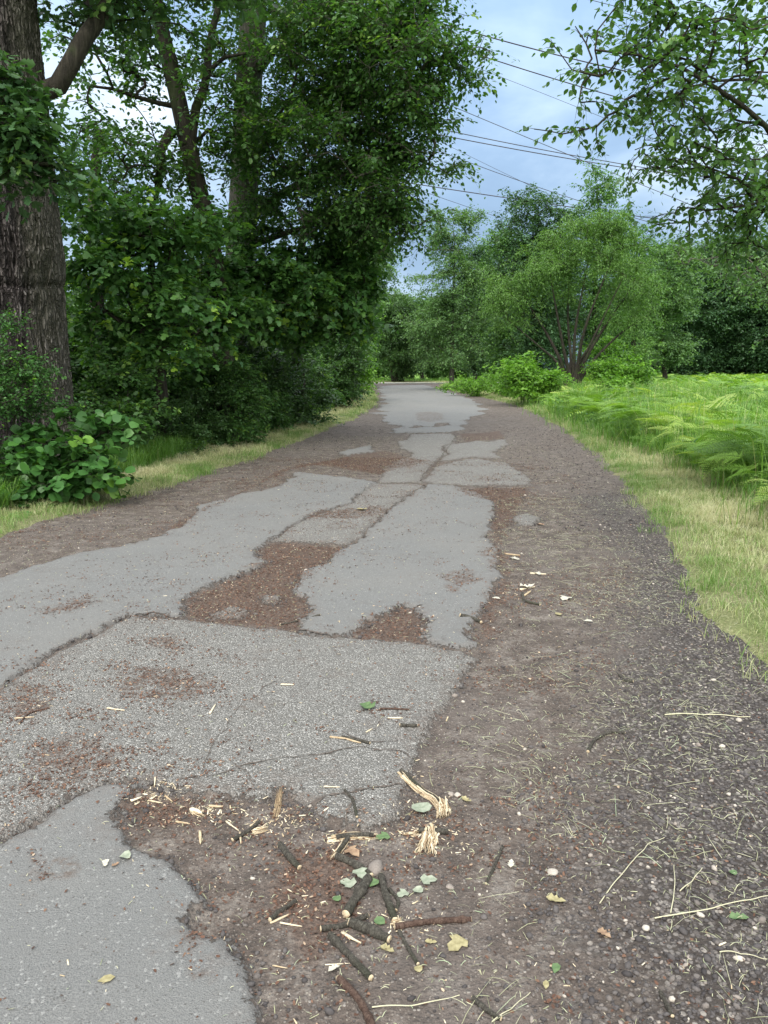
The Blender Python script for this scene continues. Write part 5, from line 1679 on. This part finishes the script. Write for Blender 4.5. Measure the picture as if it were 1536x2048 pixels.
# wood crumbs
CH = (A([[-.10, 0, 0], [.12, .04, 0], [.09, .96, .02], [-.05, 1, .02], [-.08, .02, .07], [.10, .06, .09], [.07, .9, .08], [-.04, .95, .06]]),
      A([[0, 3, 2, 1], [4, 5, 6, 7], [0, 1, 5, 4], [1, 2, 6, 5], [2, 3, 7, 6], [3, 0, 4, 7]]))
rng = np.random.default_rng(74)
xs_, ys_ = [], []
for (px, py, sx_, sy_, n) in [(310, 1590, 40, 16, 150), (400, 1630, 55, 24, 90), (540, 1645, 40, 30, 110), (850, 1660, 55, 45, 190), (700, 1690, 50, 20, 70), (590, 1640, 50, 30, 50), (790, 1840, 60, 30, 60), (600, 1800, 40, 30, 40),
                          (450, 1620, 40, 10, 50), (80, 1415, 30, 20, 40), (1055, 1180, 40, 14, 40), (830, 1560, 30, 20, 30)]:
    q = G(px + rng.normal(0, sx_ * .7, n), py + rng.normal(0, sy_ * .6, n)); xs_.append(q[:, 0]); ys_.append(q[:, 1])
x, y = field(rng, 2600, -3.6, 2.2, 1.15, 12, 1.6)
keep = sdf(x, y, ROAD, 3.0) > 0
xs_.append(x[keep]); ys_.append(y[keep])
x = np.concatenate(xs_); y = np.concatenate(ys_)
V, F, rn = scatter_tpl(rng, [CH], x, y, height(x, y) + .001, np.clip(np.exp(rng.normal(-4.75, .5, len(x))), .004, .028), rng.uniform(.2, 1, len(x)), .15)
obj('wood_crumbs', mesh('wood_crumbs', V, F, M['woodchip'], {'rnd': rn}), kind='stuff')

# ---- larger splinters, one by one
rng = np.random.default_rng(75)
SPL = [((400, 1664), (401, 1690), 9), ((262, 1607), (284, 1596), 7), ((296, 1602), (325, 1608), 5), ((311, 1568), (309, 1580), 5), ((352, 1645), (380, 1650), 6), ((382, 1622), (404, 1632), 14), ((418, 1616), (446, 1618), 8),
       ((436, 1632), (441, 1624), 6), ((452, 1644), (478, 1662), 5), ((480, 1665), (482, 1690), 6), ((612, 1708), (616, 1700), 4), ((508, 1712), (515, 1708), 3), ((540, 1842), (580, 1826), 6), ((560, 1842), (604, 1850), 5),
       ((684, 1862), (722, 1886), 8), ((686, 1858), (700, 1878), 5), ((648, 1588), (680, 1590), 4), ((660, 1488), (700, 1492), 6), ((688, 1490), (722, 1500), 6), ((562, 1381), (588, 1383), 5), ((420, 1440), (432, 1420), 5),
       ((30, 1450), (70, 1448), 4), ((215, 1427), (250, 1432), 5), ((776, 1449), (806, 1450), 5), ((896, 1437), (892, 1448), 4), ((598, 1634), (612, 1634), 4), ((545, 1925), (575, 1933), 4), ((1060, 1150), (1092, 1152), 6),
       ((1040, 1180), (1070, 1176), 7), ((1048, 1192), (1062, 1184), 6), ((732, 1478), (745, 1470), 4), ((300, 1600), (318, 1590), 5), ((270, 1612), (280, 1605), 5), ((330, 1592), (345, 1606), 5), ((650, 1930), (700, 1925), 3),
       ((500, 1655), (512, 1648), 5), ((1010, 1108), (1040, 1112), 6)]


def prism(p, q, wd, th_, z0, taper=.35):
    d = nrm(q - p); n = A([-d[1], d[0], 0]); L = np.linalg.norm(q - p)
    ss = np.linspace(0, 1, 6)
    c = p[None] + (q - p)[None] * ss[:, None]
    ww = wd * .5 * (1 - (1 - taper) * ss) * rng.uniform(.75, 1.15, 6)
    ww[-1] *= .35; ww[0] *= rng.uniform(.4, .9)
    hh = th_ * rng.uniform(.7, 1.1, 6)
    V = np.stack([c + n * ww[:, None] + A([0, 0, 1]) * (z0), c - n * ww[:, None] + A([0, 0, 1]) * (z0), c - n * (ww * .7)[:, None] + A([0, 0, 1.0]) * (z0 + hh)[:, None], c + n * (ww * .7)[:, None] + A([0, 0, 1.0]) * (z0 + hh)[:, None]], 1).reshape(-1, 3)
    i = np.arange(5)[:, None] * 4; j = np.arange(4)[None]; j2 = (j + 1) % 4
    F = np.stack([i + j, i + j2, i + 4 + j2, i + 4 + j], -1).reshape(-1, 4)
    F = np.vstack([F, [[3, 2, 1, 0]], [[20, 21, 22, 23]]])
    return V, F


def g3(px, py, z=0.0):
    q = G(px, py)
    return A([q[0], q[1], float(hz_at(q[0], q[1])) + z])


def spl_label(a, b_):
    mx, my = (a[0] + b_[0]) / 2, (a[1] + b_[1]) / 2
    run = 'lying crosswise' if abs(b_[0] - a[0]) > abs(b_[1] - a[1]) * 1.3 else 'pointing along the lane'
    ln = math.hypot(b_[0] - a[0], b_[1] - a[1])
    sz = 'tiny' if ln < 14 else ('short' if ln < 26 else 'long')
    if my < 1300: wh = 'near the bleached leaves'
    elif my < 1520: wh = ('on the left half of the slab' if mx < 400 else ('around the slab leaf' if mx > 650 else 'amid the slab'))
    elif mx < 350: wh = 'where the two near patches meet'
    elif my < 1700 and mx < 470: wh = 'left of the orange splinter'
    elif my < 1700: wh = 'close by the orange splinter'
    else: wh = 'beside the dark sticks'
    return sz + ' pale wood splinter ' + run + ' ' + wh


for (a, b_, wpx) in SPL:
    p = g3(*a, .001); q = g3(*b_, .001)
    s = pxsize(*a)
    V, F = prism(p, q, wpx * s, wpx * s * .45, 0.001)
    c = (p + q) / 2
    o = obj('wood_splinter', mesh('wood_splinter', V - c, F, M['wood'], {'rnd': np.full(len(V), rng.uniform(.3, 1))}), None,
            label=spl_label(a, b_), category='wood splinter', group='pale wood splinters scattered on the road')
    o.location = c

# ---- broken branch pieces
def stick(pts, wpx, label, bark='bark_twig', name='stick', ends=(True, True), lift=.0, cat='stick', taper=.85, knots=3, zs=None, r0=None):
    rg = np.random.default_rng(int(pts[0][0] * 7 + pts[0][1]))
    mx = A(pts).mean(0)
    rad = (r0 if r0 else wpx * pxsize(*mx) * .5)
    q = A([g3(*p) for p in pts])
    q[:, 2] += rad * .85 + lift
    if zs is not None:
        q[:, 2] += A(zs)
    q = resample(q, rad * .7)
    n = len(q)
    q[1:-1] += rg.normal(0, rad * .05, (n - 2, 3))
    r = rad * np.linspace(1, taper, n) * (1 + (vn(np.arange(n) * .35, np.zeros(n), 5) - .5) * .22)
    for _ in range(knots):
        k = rg.uniform(.1, .9) * n
        r = r * (1 + .22 * np.exp(-((np.arange(n) - k) / 1.6) ** 2))
    ns = 12
    V, F = tube(q, r, ns)
    ang = np.tile(np.arange(ns), n); cen = np.repeat(q, ns, axis=0)
    V = cen + (V - cen) * (1 + .16 * (vn(ang * 1.7, np.repeat(np.arange(n), ns) * .3, 3) - .5))[:, None]
    c = q.mean(0); c[2] = q[:, 2].min() - rad
    root = empty(name, c, label=label, category=cat)
    obj('bark', mesh('bark', V - c, F, M[bark], None, True), root)
    for e, ring in ((0, V[:ns]), (1, V[-ns:])):
        d = nrm(q[0] - q[1]) if e == 0 else nrm(q[-1] - q[-2])
        cc = ring.mean(0)
        jag = rg.uniform(0, .9 if ends[e] else .2, ns)[:, None] * rad * d
        inner = cc + (ring - cc) * .80 + jag * .6
        VV = np.vstack([ring + (ring - cc) * .01, inner, [cc + d * rad * .25]])
        k = np.arange(ns); k2 = (k + 1) % ns
        F4 = np.stack([k, k2, k2 + ns, k + ns], -1)
        F3 = np.stack([k + ns, k2 + ns, np.full(ns, 2 * ns)], -1)
        obj('broken_end', mesh('broken_end', VV - c, [F4, F3], M['wood'], {'rnd': np.full(len(VV), .48 if ends[e] else .15)}), root)
    return root


stick([(560, 1690), (574, 1712), (599, 1736)], 12, 'short dark stick left of the brown crumbs, lying alone below the pale splinters')
stick([(672, 1717), (705, 1728), (742, 1752)], 14, 'dark bent stick ending at the flat stone above the leaf pair')
stick([(737, 1760), (716, 1792), (692, 1828)], 19, 'thickest stub with a pale cut face pointing down the road')
stick([(762, 1752), (772, 1795), (790, 1838)], 14, 'dark stick right of the thick stub, running towards the splintered knot')
stick([(778, 1776), (796, 1800), (792, 1818)], 7, 'thin curved twig hugging the dark stick right of the thick stub', knots=1)
stick([(642, 1857), (690, 1848), (735, 1828)], 11, 'grey stick pointing left from beneath the thick stub')
stick([(700, 1845), (738, 1858), (778, 1880)], 19, 'greenish thick short stick below the thick stub', taper=.8)
stick([(660, 1870), (694, 1908), (742, 1956)], 14, 'long dark stick below the others, slanting down to the right')
stick([(790, 1850), (860, 1843), (942, 1836)], 12, 'straight reddish stick pointing right from the splintered knot', 'bark_red')
stick([(798, 1858), (815, 1890), (836, 1925)], 8, 'thin dark twig leaving the reddish stick downwards', knots=1)
stick([(678, 1958), (716, 1998), (740, 2040), (748, 2062)], 15, 'curved stick with a peeled pale side at the bottom picture edge', 'bark_red')
stick([(540, 1838), (562, 1820), (592, 1800)], 9, 'dark twig beside two white splinters left of the sticks', knots=2)
stick([(465, 1682), (492, 1668), (520, 1648)], 8, 'dark twig left of the upright orange splinter', knots=1)
stick([(945, 1992), (975, 2018), (1002, 2034)], 10, 'dark rough stick near the bottom right of the stick pile')
stick([(1321, 1980), (1330, 2000), (1345, 2030)], 9, 'thin dark stick in the gravel near the bottom edge', knots=1)
stick([(1176, 1502), (1190, 1478), (1222, 1464), (1250, 1466)], 6, 'thin curved grey twig lying on the dirt below the grass heap', knots=1, name='twig', cat='twig')
stick([(1005, 1690), (990, 1730), (972, 1765)], 6, 'thin brown twig on the dirt right of the splintered branch', knots=1, name='twig', cat='twig')
stick([(1238, 1352), (1252, 1364), (1266, 1366)], 5, 'tiny curved twig on the dirt near the upper gravel', knots=1, name='twig', cat='twig')
stick([(1045, 1188), (1050, 1204), (1080, 1212)], 5, 'dark curled twig under the bleached leaves on the right shoulder', knots=1, name='twig', cat='twig')
stick([(640, 1238), (600, 1243), (560, 1250)], 4, 'thin twig on the brown litter strip between two patches', knots=1, name='twig', cat='twig')
stick([(920, 1240), (945, 1240), (962, 1248)], 7, 'short dark twig at the right end of the smooth patch', knots=1, name='twig', cat='twig')
stick([(690, 1596), (706, 1618), (714, 1650)], 6, 'thin dark twig across the broken corner of the old slab', knots=1, name='twig', cat='twig')
stick([(760, 1432), (790, 1432), (818, 1433)], 4, 'short straight twig on the old slab right of the green leaf', 'bark_red', knots=1, name='twig', cat='twig')
stick([(800, 1465), (835, 1466)], 7, 'stubby dark twig on the old slab near its right side', knots=1, name='twig', cat='twig')
stick([(684, 1488), (740, 1500)], 6, 'twig with a pale stripe on the old slab above the cracks', knots=1, name='twig', cat='twig')
stick([(100, 1428), (60, 1440), (40, 1462)], 4, 'thin brown twig on the old slab near the left edge', 'bark_red', knots=1, name='twig', cat='twig')


def splintered(name, label, axis, wpx, n, barkside=None, fan=.25, rise=0.0, cat='broken branch', tone=(.05, .9), barkend=None):
    """a torn branch: a bundle of pale slivers, with the bark that still clings to it"""
    rg = np.random.default_rng(int(axis[0][0]))
    q = A([g3(*p) for p in axis]); s = pxsize(*axis[0])
    wd = wpx * s
    Vs = []; rn = []
    L = np.linalg.norm(q[-1] - q[0]); d = nrm(q[-1] - q[0]); nn = A([-d[1], d[0], 0])
    line = resample(q, L / 12) if len(q) > 2 else np.linspace(q[0], q[-1], 12)
    K_ = len(line)
    for i in range(int(n * 2.6)):
        off = rg.uniform(-.5, .5); a = rg.uniform(0, .62); b2 = min(1.0, a + rg.uniform(.25, .8)); sk = rg.normal(0, fan * .8)
        ia, ib = int(a * (K_ - 1)), max(int(a * (K_ - 1)) + 3, int(b2 * (K_ - 1)))
        seg_ = line[ia:ib + 1].copy()
        f = np.linspace(0, 1, len(seg_))[:, None]
        seg_ += nn * wd * (off + sk * (f - .3)) + A([0, 0, 1.0]) * (wd * .30 * (1 - (2 * off) ** 2) * rg.uniform(.3, 1.6) + rise * f)
        r = wd * rg.uniform(.03, .11) * (1 - .85 * f[:, 0] ** 1.5) * (1 + rg.normal(0, .15, len(seg_)))
        seg_ += rg.normal(0, wd * .025, seg_.shape)
        seg_[:, 2] += r * .5
        V, F = tube(seg_, r, 3 + int(rg.integers(0, 2)))
        Vs.append((V, F)); rn.append(np.full(len(V), rg.uniform(*tone)))
    c = q[0].copy()
    root = empty(name, c, label=label, category=cat)
    V, F = merge(Vs)
    obj('splintered_wood', mesh('splintered_wood', V - c, F, M['wood'], {'rnd': np.concatenate(rn)}), root)
    if barkside:
        for (a, b2, o_, w_) in barkside:
            ln = line[int(a * (K_ - 1)):int(b2 * (K_ - 1)) + 1] + nn * o_ * wd + A([0, 0, wd * .32])
            V, F = tube(ln, np.full(len(ln), wd * w_) * (1 - .2 * np.linspace(0, 1, len(ln))), 8)
            obj('bark', mesh('bark', V - c, F, M['bark_twig'], None, True), root)
    return root


splintered('torn_branch', 'torn pale branch with clinging bark at the lower right corner of the old slab', [(800, 1558), (842, 1586), (872, 1606), (888, 1640)], 17, 26, [(.0, .75, .12, .26)], fan=.25)
splintered('torn_branch', 'two-armed torn branch with a dark band of bark above the green leaf', [(655, 1683), (700, 1676), (756, 1676)], 19, 24, [(.2, .95, -.1, .30)])
splintered('torn_branch', 'short torn arm reaching down from the two-armed branch', [(694, 1682), (680, 1700), (662, 1722)], 15, 14, [(.0, .8, .15, .34)])
splintered('wood_chunk', 'orange-brown splinter standing against the broken slab edge', [(550, 1640), (556, 1612), (560, 1585)], 13, 16, None, fan=0, tone=(0, .3), cat='wood chunk')
splintered('wood_chunk', 'thick pale fan of shredded wood below the bark lump on the right', [(862, 1662), (858, 1684), (850, 1712)], 28, 40, None, fan=.3, cat='wood chunk')
splintered('wood_chunk', 'shredded pale wood block right of the grey-green leaf', [(884, 1606), (888, 1622), (886, 1642)], 26, 30, None, fan=.15, cat='wood chunk')
splintered('bark_piece', 'dark lump of bark lying across the shredded wood fan', [(838, 1666), (866, 1668), (896, 1670)], 14, 6, [(.0, 1.0, .0, .5)], cat='bark piece')
splintered('wood_chunk', 'pale chunk of wood between the dark twig and the upright splinter', [(504, 1668), (522, 1662), (538, 1655)], 15, 16, None, cat='wood chunk')
splintered('wood_chunk', 'splintered pale knot at the joint of the reddish stick', [(784, 1846), (796, 1842), (806, 1838)], 16, 18, None, fan=.5, cat='wood chunk')
splintered('wood_chunk', 'pale crumpled chunk of wood left of the white splinters', [(382, 1620), (394, 1632), (408, 1636)], 12, 14, None, cat='wood chunk')
splintered('wood_chunk', 'frayed pale wood shred left of the bark lump', [(808, 1674), (826, 1670), (842, 1664)], 14, 14, None, fan=.6, cat='wood chunk')


# ---- fallen leaves
def ground_leaf(px, py, wpx, tpl, mat, label, az=None, curl=.3, name='fallen_leaf', raised=.0):
    rg = np.random.default_rng(int(px * 3 + py))
    p = g3(px, py, .004 + raised)
    s = wpx * pxsize(px, py)
    V = tpl[0].copy(); V[:, 1] -= .5
    V[:, 2] += curl * (V[:, 0] ** 2 * rg.uniform(.3, 1.4) + V[:, 1] ** 2 * rg.uniform(-.2, .9)) + rg.normal(0, .015, len(V))
    a = rg.uniform(0, 6.283) if az is None else az
    c_, s_ = math.cos(a), math.sin(a)
    V = np.stack([V[:, 0] * c_ - V[:, 1] * s_, V[:, 0] * s_ + V[:, 1] * c_, V[:, 2] - V[:, 2].min()], -1) * s
    k = len(V)
    V2 = np.vstack([V, V - A([0, 0, .0006])])
    stem_a = A([c_ * 0 - (-.5) * s_ * -1 * -1, 0, 0])
    F = np.vstack([tpl[1], tpl[1][:, ::-1] + k])
    o = obj(name, mesh(name, V2, F, M[mat]), None, label=label, category='leaf')
    o.location = p
    return o


ground_leaf(733, 1428, 36, LEAF_MAPLE, 'lf_green', 'fresh green leaf lying alone on the old slab', .4, 1.3)
ground_leaf(764, 1678, 30, LEAF_MAPLE, 'lf_green', 'bright green leaf at the right end of the two-armed branch', 2.0, .3)
ground_leaf(842, 1628, 42, LEAF_ROUND, 'lf_pale', 'large grey-green leaf held by the torn branch', .2, .4, raised=.012)
ground_leaf(694, 1764, 34, LEAF_MAPLE, 'lf_pale', 'grey-green lobed leaf, left one of the pair below the bent stick', 1.0, .5)
ground_leaf(722, 1755, 34, LEAF_MAPLE, 'lf_pale', 'grey-green lobed leaf, right one of the pair below the bent stick', 3.6, .5, raised=.012)
ground_leaf(746, 1768, 24, LEAF_ROUND, 'lf_green', 'small green leaf at the top end of the thick stub', 2.6, .4, raised=.006)
ground_leaf(859, 1762, 34, LEAF_MAPLE, 'lf_pale', 'pale lobed leaf on the dirt right of the sticks', 5.0, .4)
ground_leaf(804, 1786, 26, LEAF_MAPLE, 'lf_pale', 'small grey-green leaf right of the dark stick', 2.2, .6)
ground_leaf(835, 1782, 22, LEAF_ROUND, 'lf_pale', 'smaller grey-green leaf beside the right end of the stick pile', 1.2, .6)
ground_leaf(673, 1794, 18, LEAF_ROUND, 'lf_green', 'little green leaf left of the thick stub', .5, .4)
ground_leaf(760, 1840, 24, LEAF_ROUND, 'lf_green', 'bluish green leaf above the greenish thick short stick', 4.2, .3)
ground_leaf(912, 1886, 46, LEAF_MAPLE, 'lf_yellow', 'large yellow-grey leaf below the end of the reddish stick', 2.4, .4)
ground_leaf(862, 1880, 24, LEAF_OAK, 'lf_yellow', 'yellowed leaf scrap between the reddish stick and the large yellow-grey leaf', 1.4, .5)
ground_leaf(836, 1935, 18, LEAF_ROUND, 'lf_yellow', 'small olive leaf at the lower tip of the thin dark twig', .4, .4)
ground_leaf(706, 1708, 34, LEAF_MAPLE, 'lf_brown', 'brown dry leaf above the bent stick', 4.0, .6)
ground_leaf(775, 1895, 34, LEAF_OAK, 'lf_yellow', 'torn pale leaf below the greenish short stick', 1.0, .5)
ground_leaf(212, 1742, 26, LEAF_OAK, 'lf_bleached', 'pale leaf scrap on the near left patch', .3, .4)
ground_leaf(250, 1730, 24, LEAF_ROUND, 'lf_pale', 'light green leaf scrap right of the pale one on the near left patch', 1.3, .8)
ground_leaf(232, 1745, 16, LEAF_OAK, 'lf_brown', 'orange-brown leaf scrap between the two pale ones', 2.3, .8)
ground_leaf(214, 1975, 34, LEAF_THIN[0:2] if False else LEAF_OVAL, 'lf_yellow', 'narrow curled yellow-green leaf on the near left patch near the bottom', 1.9, 1.6)
ground_leaf(933, 1604, 26, LEAF_OAK, 'lf_yellow', 'curled yellow leaf on the dirt right of the torn branch', .8, 1.2)
ground_leaf(1478, 1838, 40, LEAF_OAK, 'lf_green', 'torn green leaf in the gravel at the right edge', 1.5, .7)
ground_leaf(1208, 1868, 34, LEAF_OAK, 'lf_brown', 'reddish brown leaf pressed into the gravel', .7, .3)
ground_leaf(1112, 1934, 30, LEAF_OVAL, 'lf_green', 'small folded green leaf on a brown scrap in the gravel', 2.7, 1.0)
ground_leaf(1112, 1800, 40, LEAF_OAK, 'lf_yellow', 'crumpled yellow leaf skeleton on the gravel', 1.2, .5)
ground_leaf(1465, 1748, 16, LEAF_ROUND, 'lf_green', 'tiny green leaf among the stones on the right', .5, .6)
ground_leaf(1030, 1118, 26, LEAF_OAK, 'lf_bleached', 'bleached curled leaf farthest up the right shoulder', .6, 1.2)
ground_leaf(1054, 1178, 34, LEAF_OAK, 'lf_bleached', 'largest bleached leaf of the cluster on the right shoulder', 1.9, 1.0)
ground_leaf(1075, 1152, 26, LEAF_OAK, 'lf_bleached', 'bleached leaf just above the cluster on the right shoulder', .2, .7)
ground_leaf(1130, 1200, 26, LEAF_MAPLE, 'lf_bleached', 'star-shaped bleached leaf right of the cluster', 2.5, .6)
ground_leaf(992, 1196, 18, LEAF_OVAL, 'lf_bleached', 'bleached leaf at the right rim of the smooth patch', 1.2, .9)
ground_leaf(1116, 1230, 22, LEAF_OVAL, 'lf_yellow', 'yellow-green leaf below the star-shaped bleached one', .2, .6)
ground_leaf(722, 1025, 22, LEAF_MAPLE, 'lf_yellow', 'yellow-green leaf on the brown oval in the middle of the lane', .9, 1.3)
ground_leaf(1082, 1050, 18, LEAF_OAK, 'lf_brown', 'rusty leaf right of the small asphalt island', .9, .7)
ground_leaf(1176, 1244, 20, LEAF_OVAL, 'lf_bleached', 'small pale leaf on the straw-covered dirt', 1.1, .6)
ground_leaf(668, 1938, 26, LEAF_OAK, 'lf_bleached', 'pale leaf scrap left of the long dark stick', 2.1, .8)
ground_leaf(1092, 1966, 22, LEAF_OVAL, 'lf_yellow', 'pointed cream leaf on the dirt near the bottom', 2.9, .9)
ground_leaf(1022, 1728, 26, LEAF_OAK, 'lf_bleached', 'crumpled cream leaf on the dirt beside the pink stone', 2.9, .9)

# ---- pebbles that stand out
rng = np.random.default_rng(76)
PEB = [(750, 1736, 40, .86, 'flat grey stone in front of the bent stick'), (1105, 1742, 28, .97, 'pinkish oval stone on the dirt right of the cream leaf'), (902, 1592, 16, .93, 'small pale stone right of the torn branch'),
       (915, 1594, 18, .97, 'pale pointed stone beside the yellow curled leaf'), (1292, 1856, 20, 1.0, 'pale pink stone in the gravel'), (1480, 1916, 20, 1.0, 'white stone near the bottom right corner'),
       (900, 1770, 20, .9, 'light stone right of the pale lobed leaf'), (968, 1830, 18, .62, 'blue-grey stone right of the reddish stick'), (1444, 1496, 15, 1.0, 'whitish stone below the grass heap'), (1478, 1440, 16, .97, 'cream stone beside the grass heap')]
for (px, py, wpx, tn, lb) in PEB:
    s = wpx * pxsize(px, py) * .5
    tp = ST2[rng.integers(0, 5)]
    V = tp[0] * s
    o = obj('stone', mesh('stone', V, tp[1], M['stone'], {'rnd': np.full(len(V), tn)}, True), None, label=lb, category='stone')
    o.location = g3(px, py, s * .12); o.rotation_euler = (0, 0, rng.uniform(0, 6))
protos = []
for i in range(5):
    tp = ST2[i]
    for tn in (.82, .90):
        me = mesh('pebble', tp[0] * .01, tp[1], M['stone'], {'rnd': np.full(len(tp[0]), tn)}, True)
        protos.append(obj('pebble', me, None, label='pale pebble among the darker gravel on the right', category='pebble', group='pale pebbles in the gravel'))
k = 0
for i in range(110):
    px = rng.uniform(1000, 1530); py = rng.uniform(1380, 2040)
    if rng.uniform() > .35 + .65 * (px - 1000) / 530:
        continue
    if k < len(protos):
        o = protos[k]
    else:
        o = protos[k % len(protos)].copy(); COL.objects.link(o)
    sc = rng.uniform(.45, .95)
    o.scale = (sc * rng.uniform(.75, 1.1), sc, sc * .7); o.rotation_euler = (rng.normal(0, .15), rng.normal(0, .15), rng.uniform(0, 6.28))
    o.location = g3(px, py, .002); k += 1
for o in protos[k:]:
    bpy.data.objects.remove(o)

# ---- long grass stalks lying loose
for (pts, wpx, lb) in [([(1310, 1838), (1380, 1830), (1460, 1812), (1560, 1790)], 5, 'long pale grass stalk with an ear lying over the gravel at the right edge'),
                       ([(1342, 1828), (1350, 1780), (1348, 1735)], 4, 'upright-pointing pale stalk crossing the long one'),
                       ([(1200, 1808), (1225, 1775), (1290, 1700), (1330, 1678)], 4, 'thin wavy stalk slanting across the gravel'),
                       ([(1360, 1786), (1385, 1765), (1405, 1740)], 4, 'short pale stalk right of the upright-pointing one'),
                       ([(745, 2012), (830, 2008), (920, 1990)], 5, 'bluish pale blade of grass at the bottom beside the curved stick'),
                       ([(1330, 1430), (1400, 1431), (1502, 1436)], 5, 'straight pale straw lying across the grass heap'),
                       ([(1440, 1905), (1475, 1908), (1536, 1925)], 4, 'bent pale straw near the white stone'),
                       ([(985, 2040), (1030, 2010), (1062, 1985)], 4, 'pale green straw at the bottom right of the dark rough stick')]:
    q = A([g3(*p, .004) for p in pts]); s = pxsize(*pts[0])
    q = resample(q, .01); n = len(q)
    q[:, 2] += np.abs(np.sin(np.linspace(0, 7, n))) * .004
    q[:, :2] += (np.stack([vn(np.arange(n) * .2, np.zeros(n), 3), vn(np.arange(n) * .2, np.zeros(n), 4)], -1) - .5) * .006
    V, F = tube(q, wpx * s * .3 * np.linspace(1, .6, n), 5)
    c = q[0]
    o = obj('grass_stalk', mesh('grass_stalk', V - c, F, M['straw'], {'rnd': np.full(len(V), .8)}), None, label=lb, category='grass stalk')
    o.location = c
print('debris', time.time() - T0)
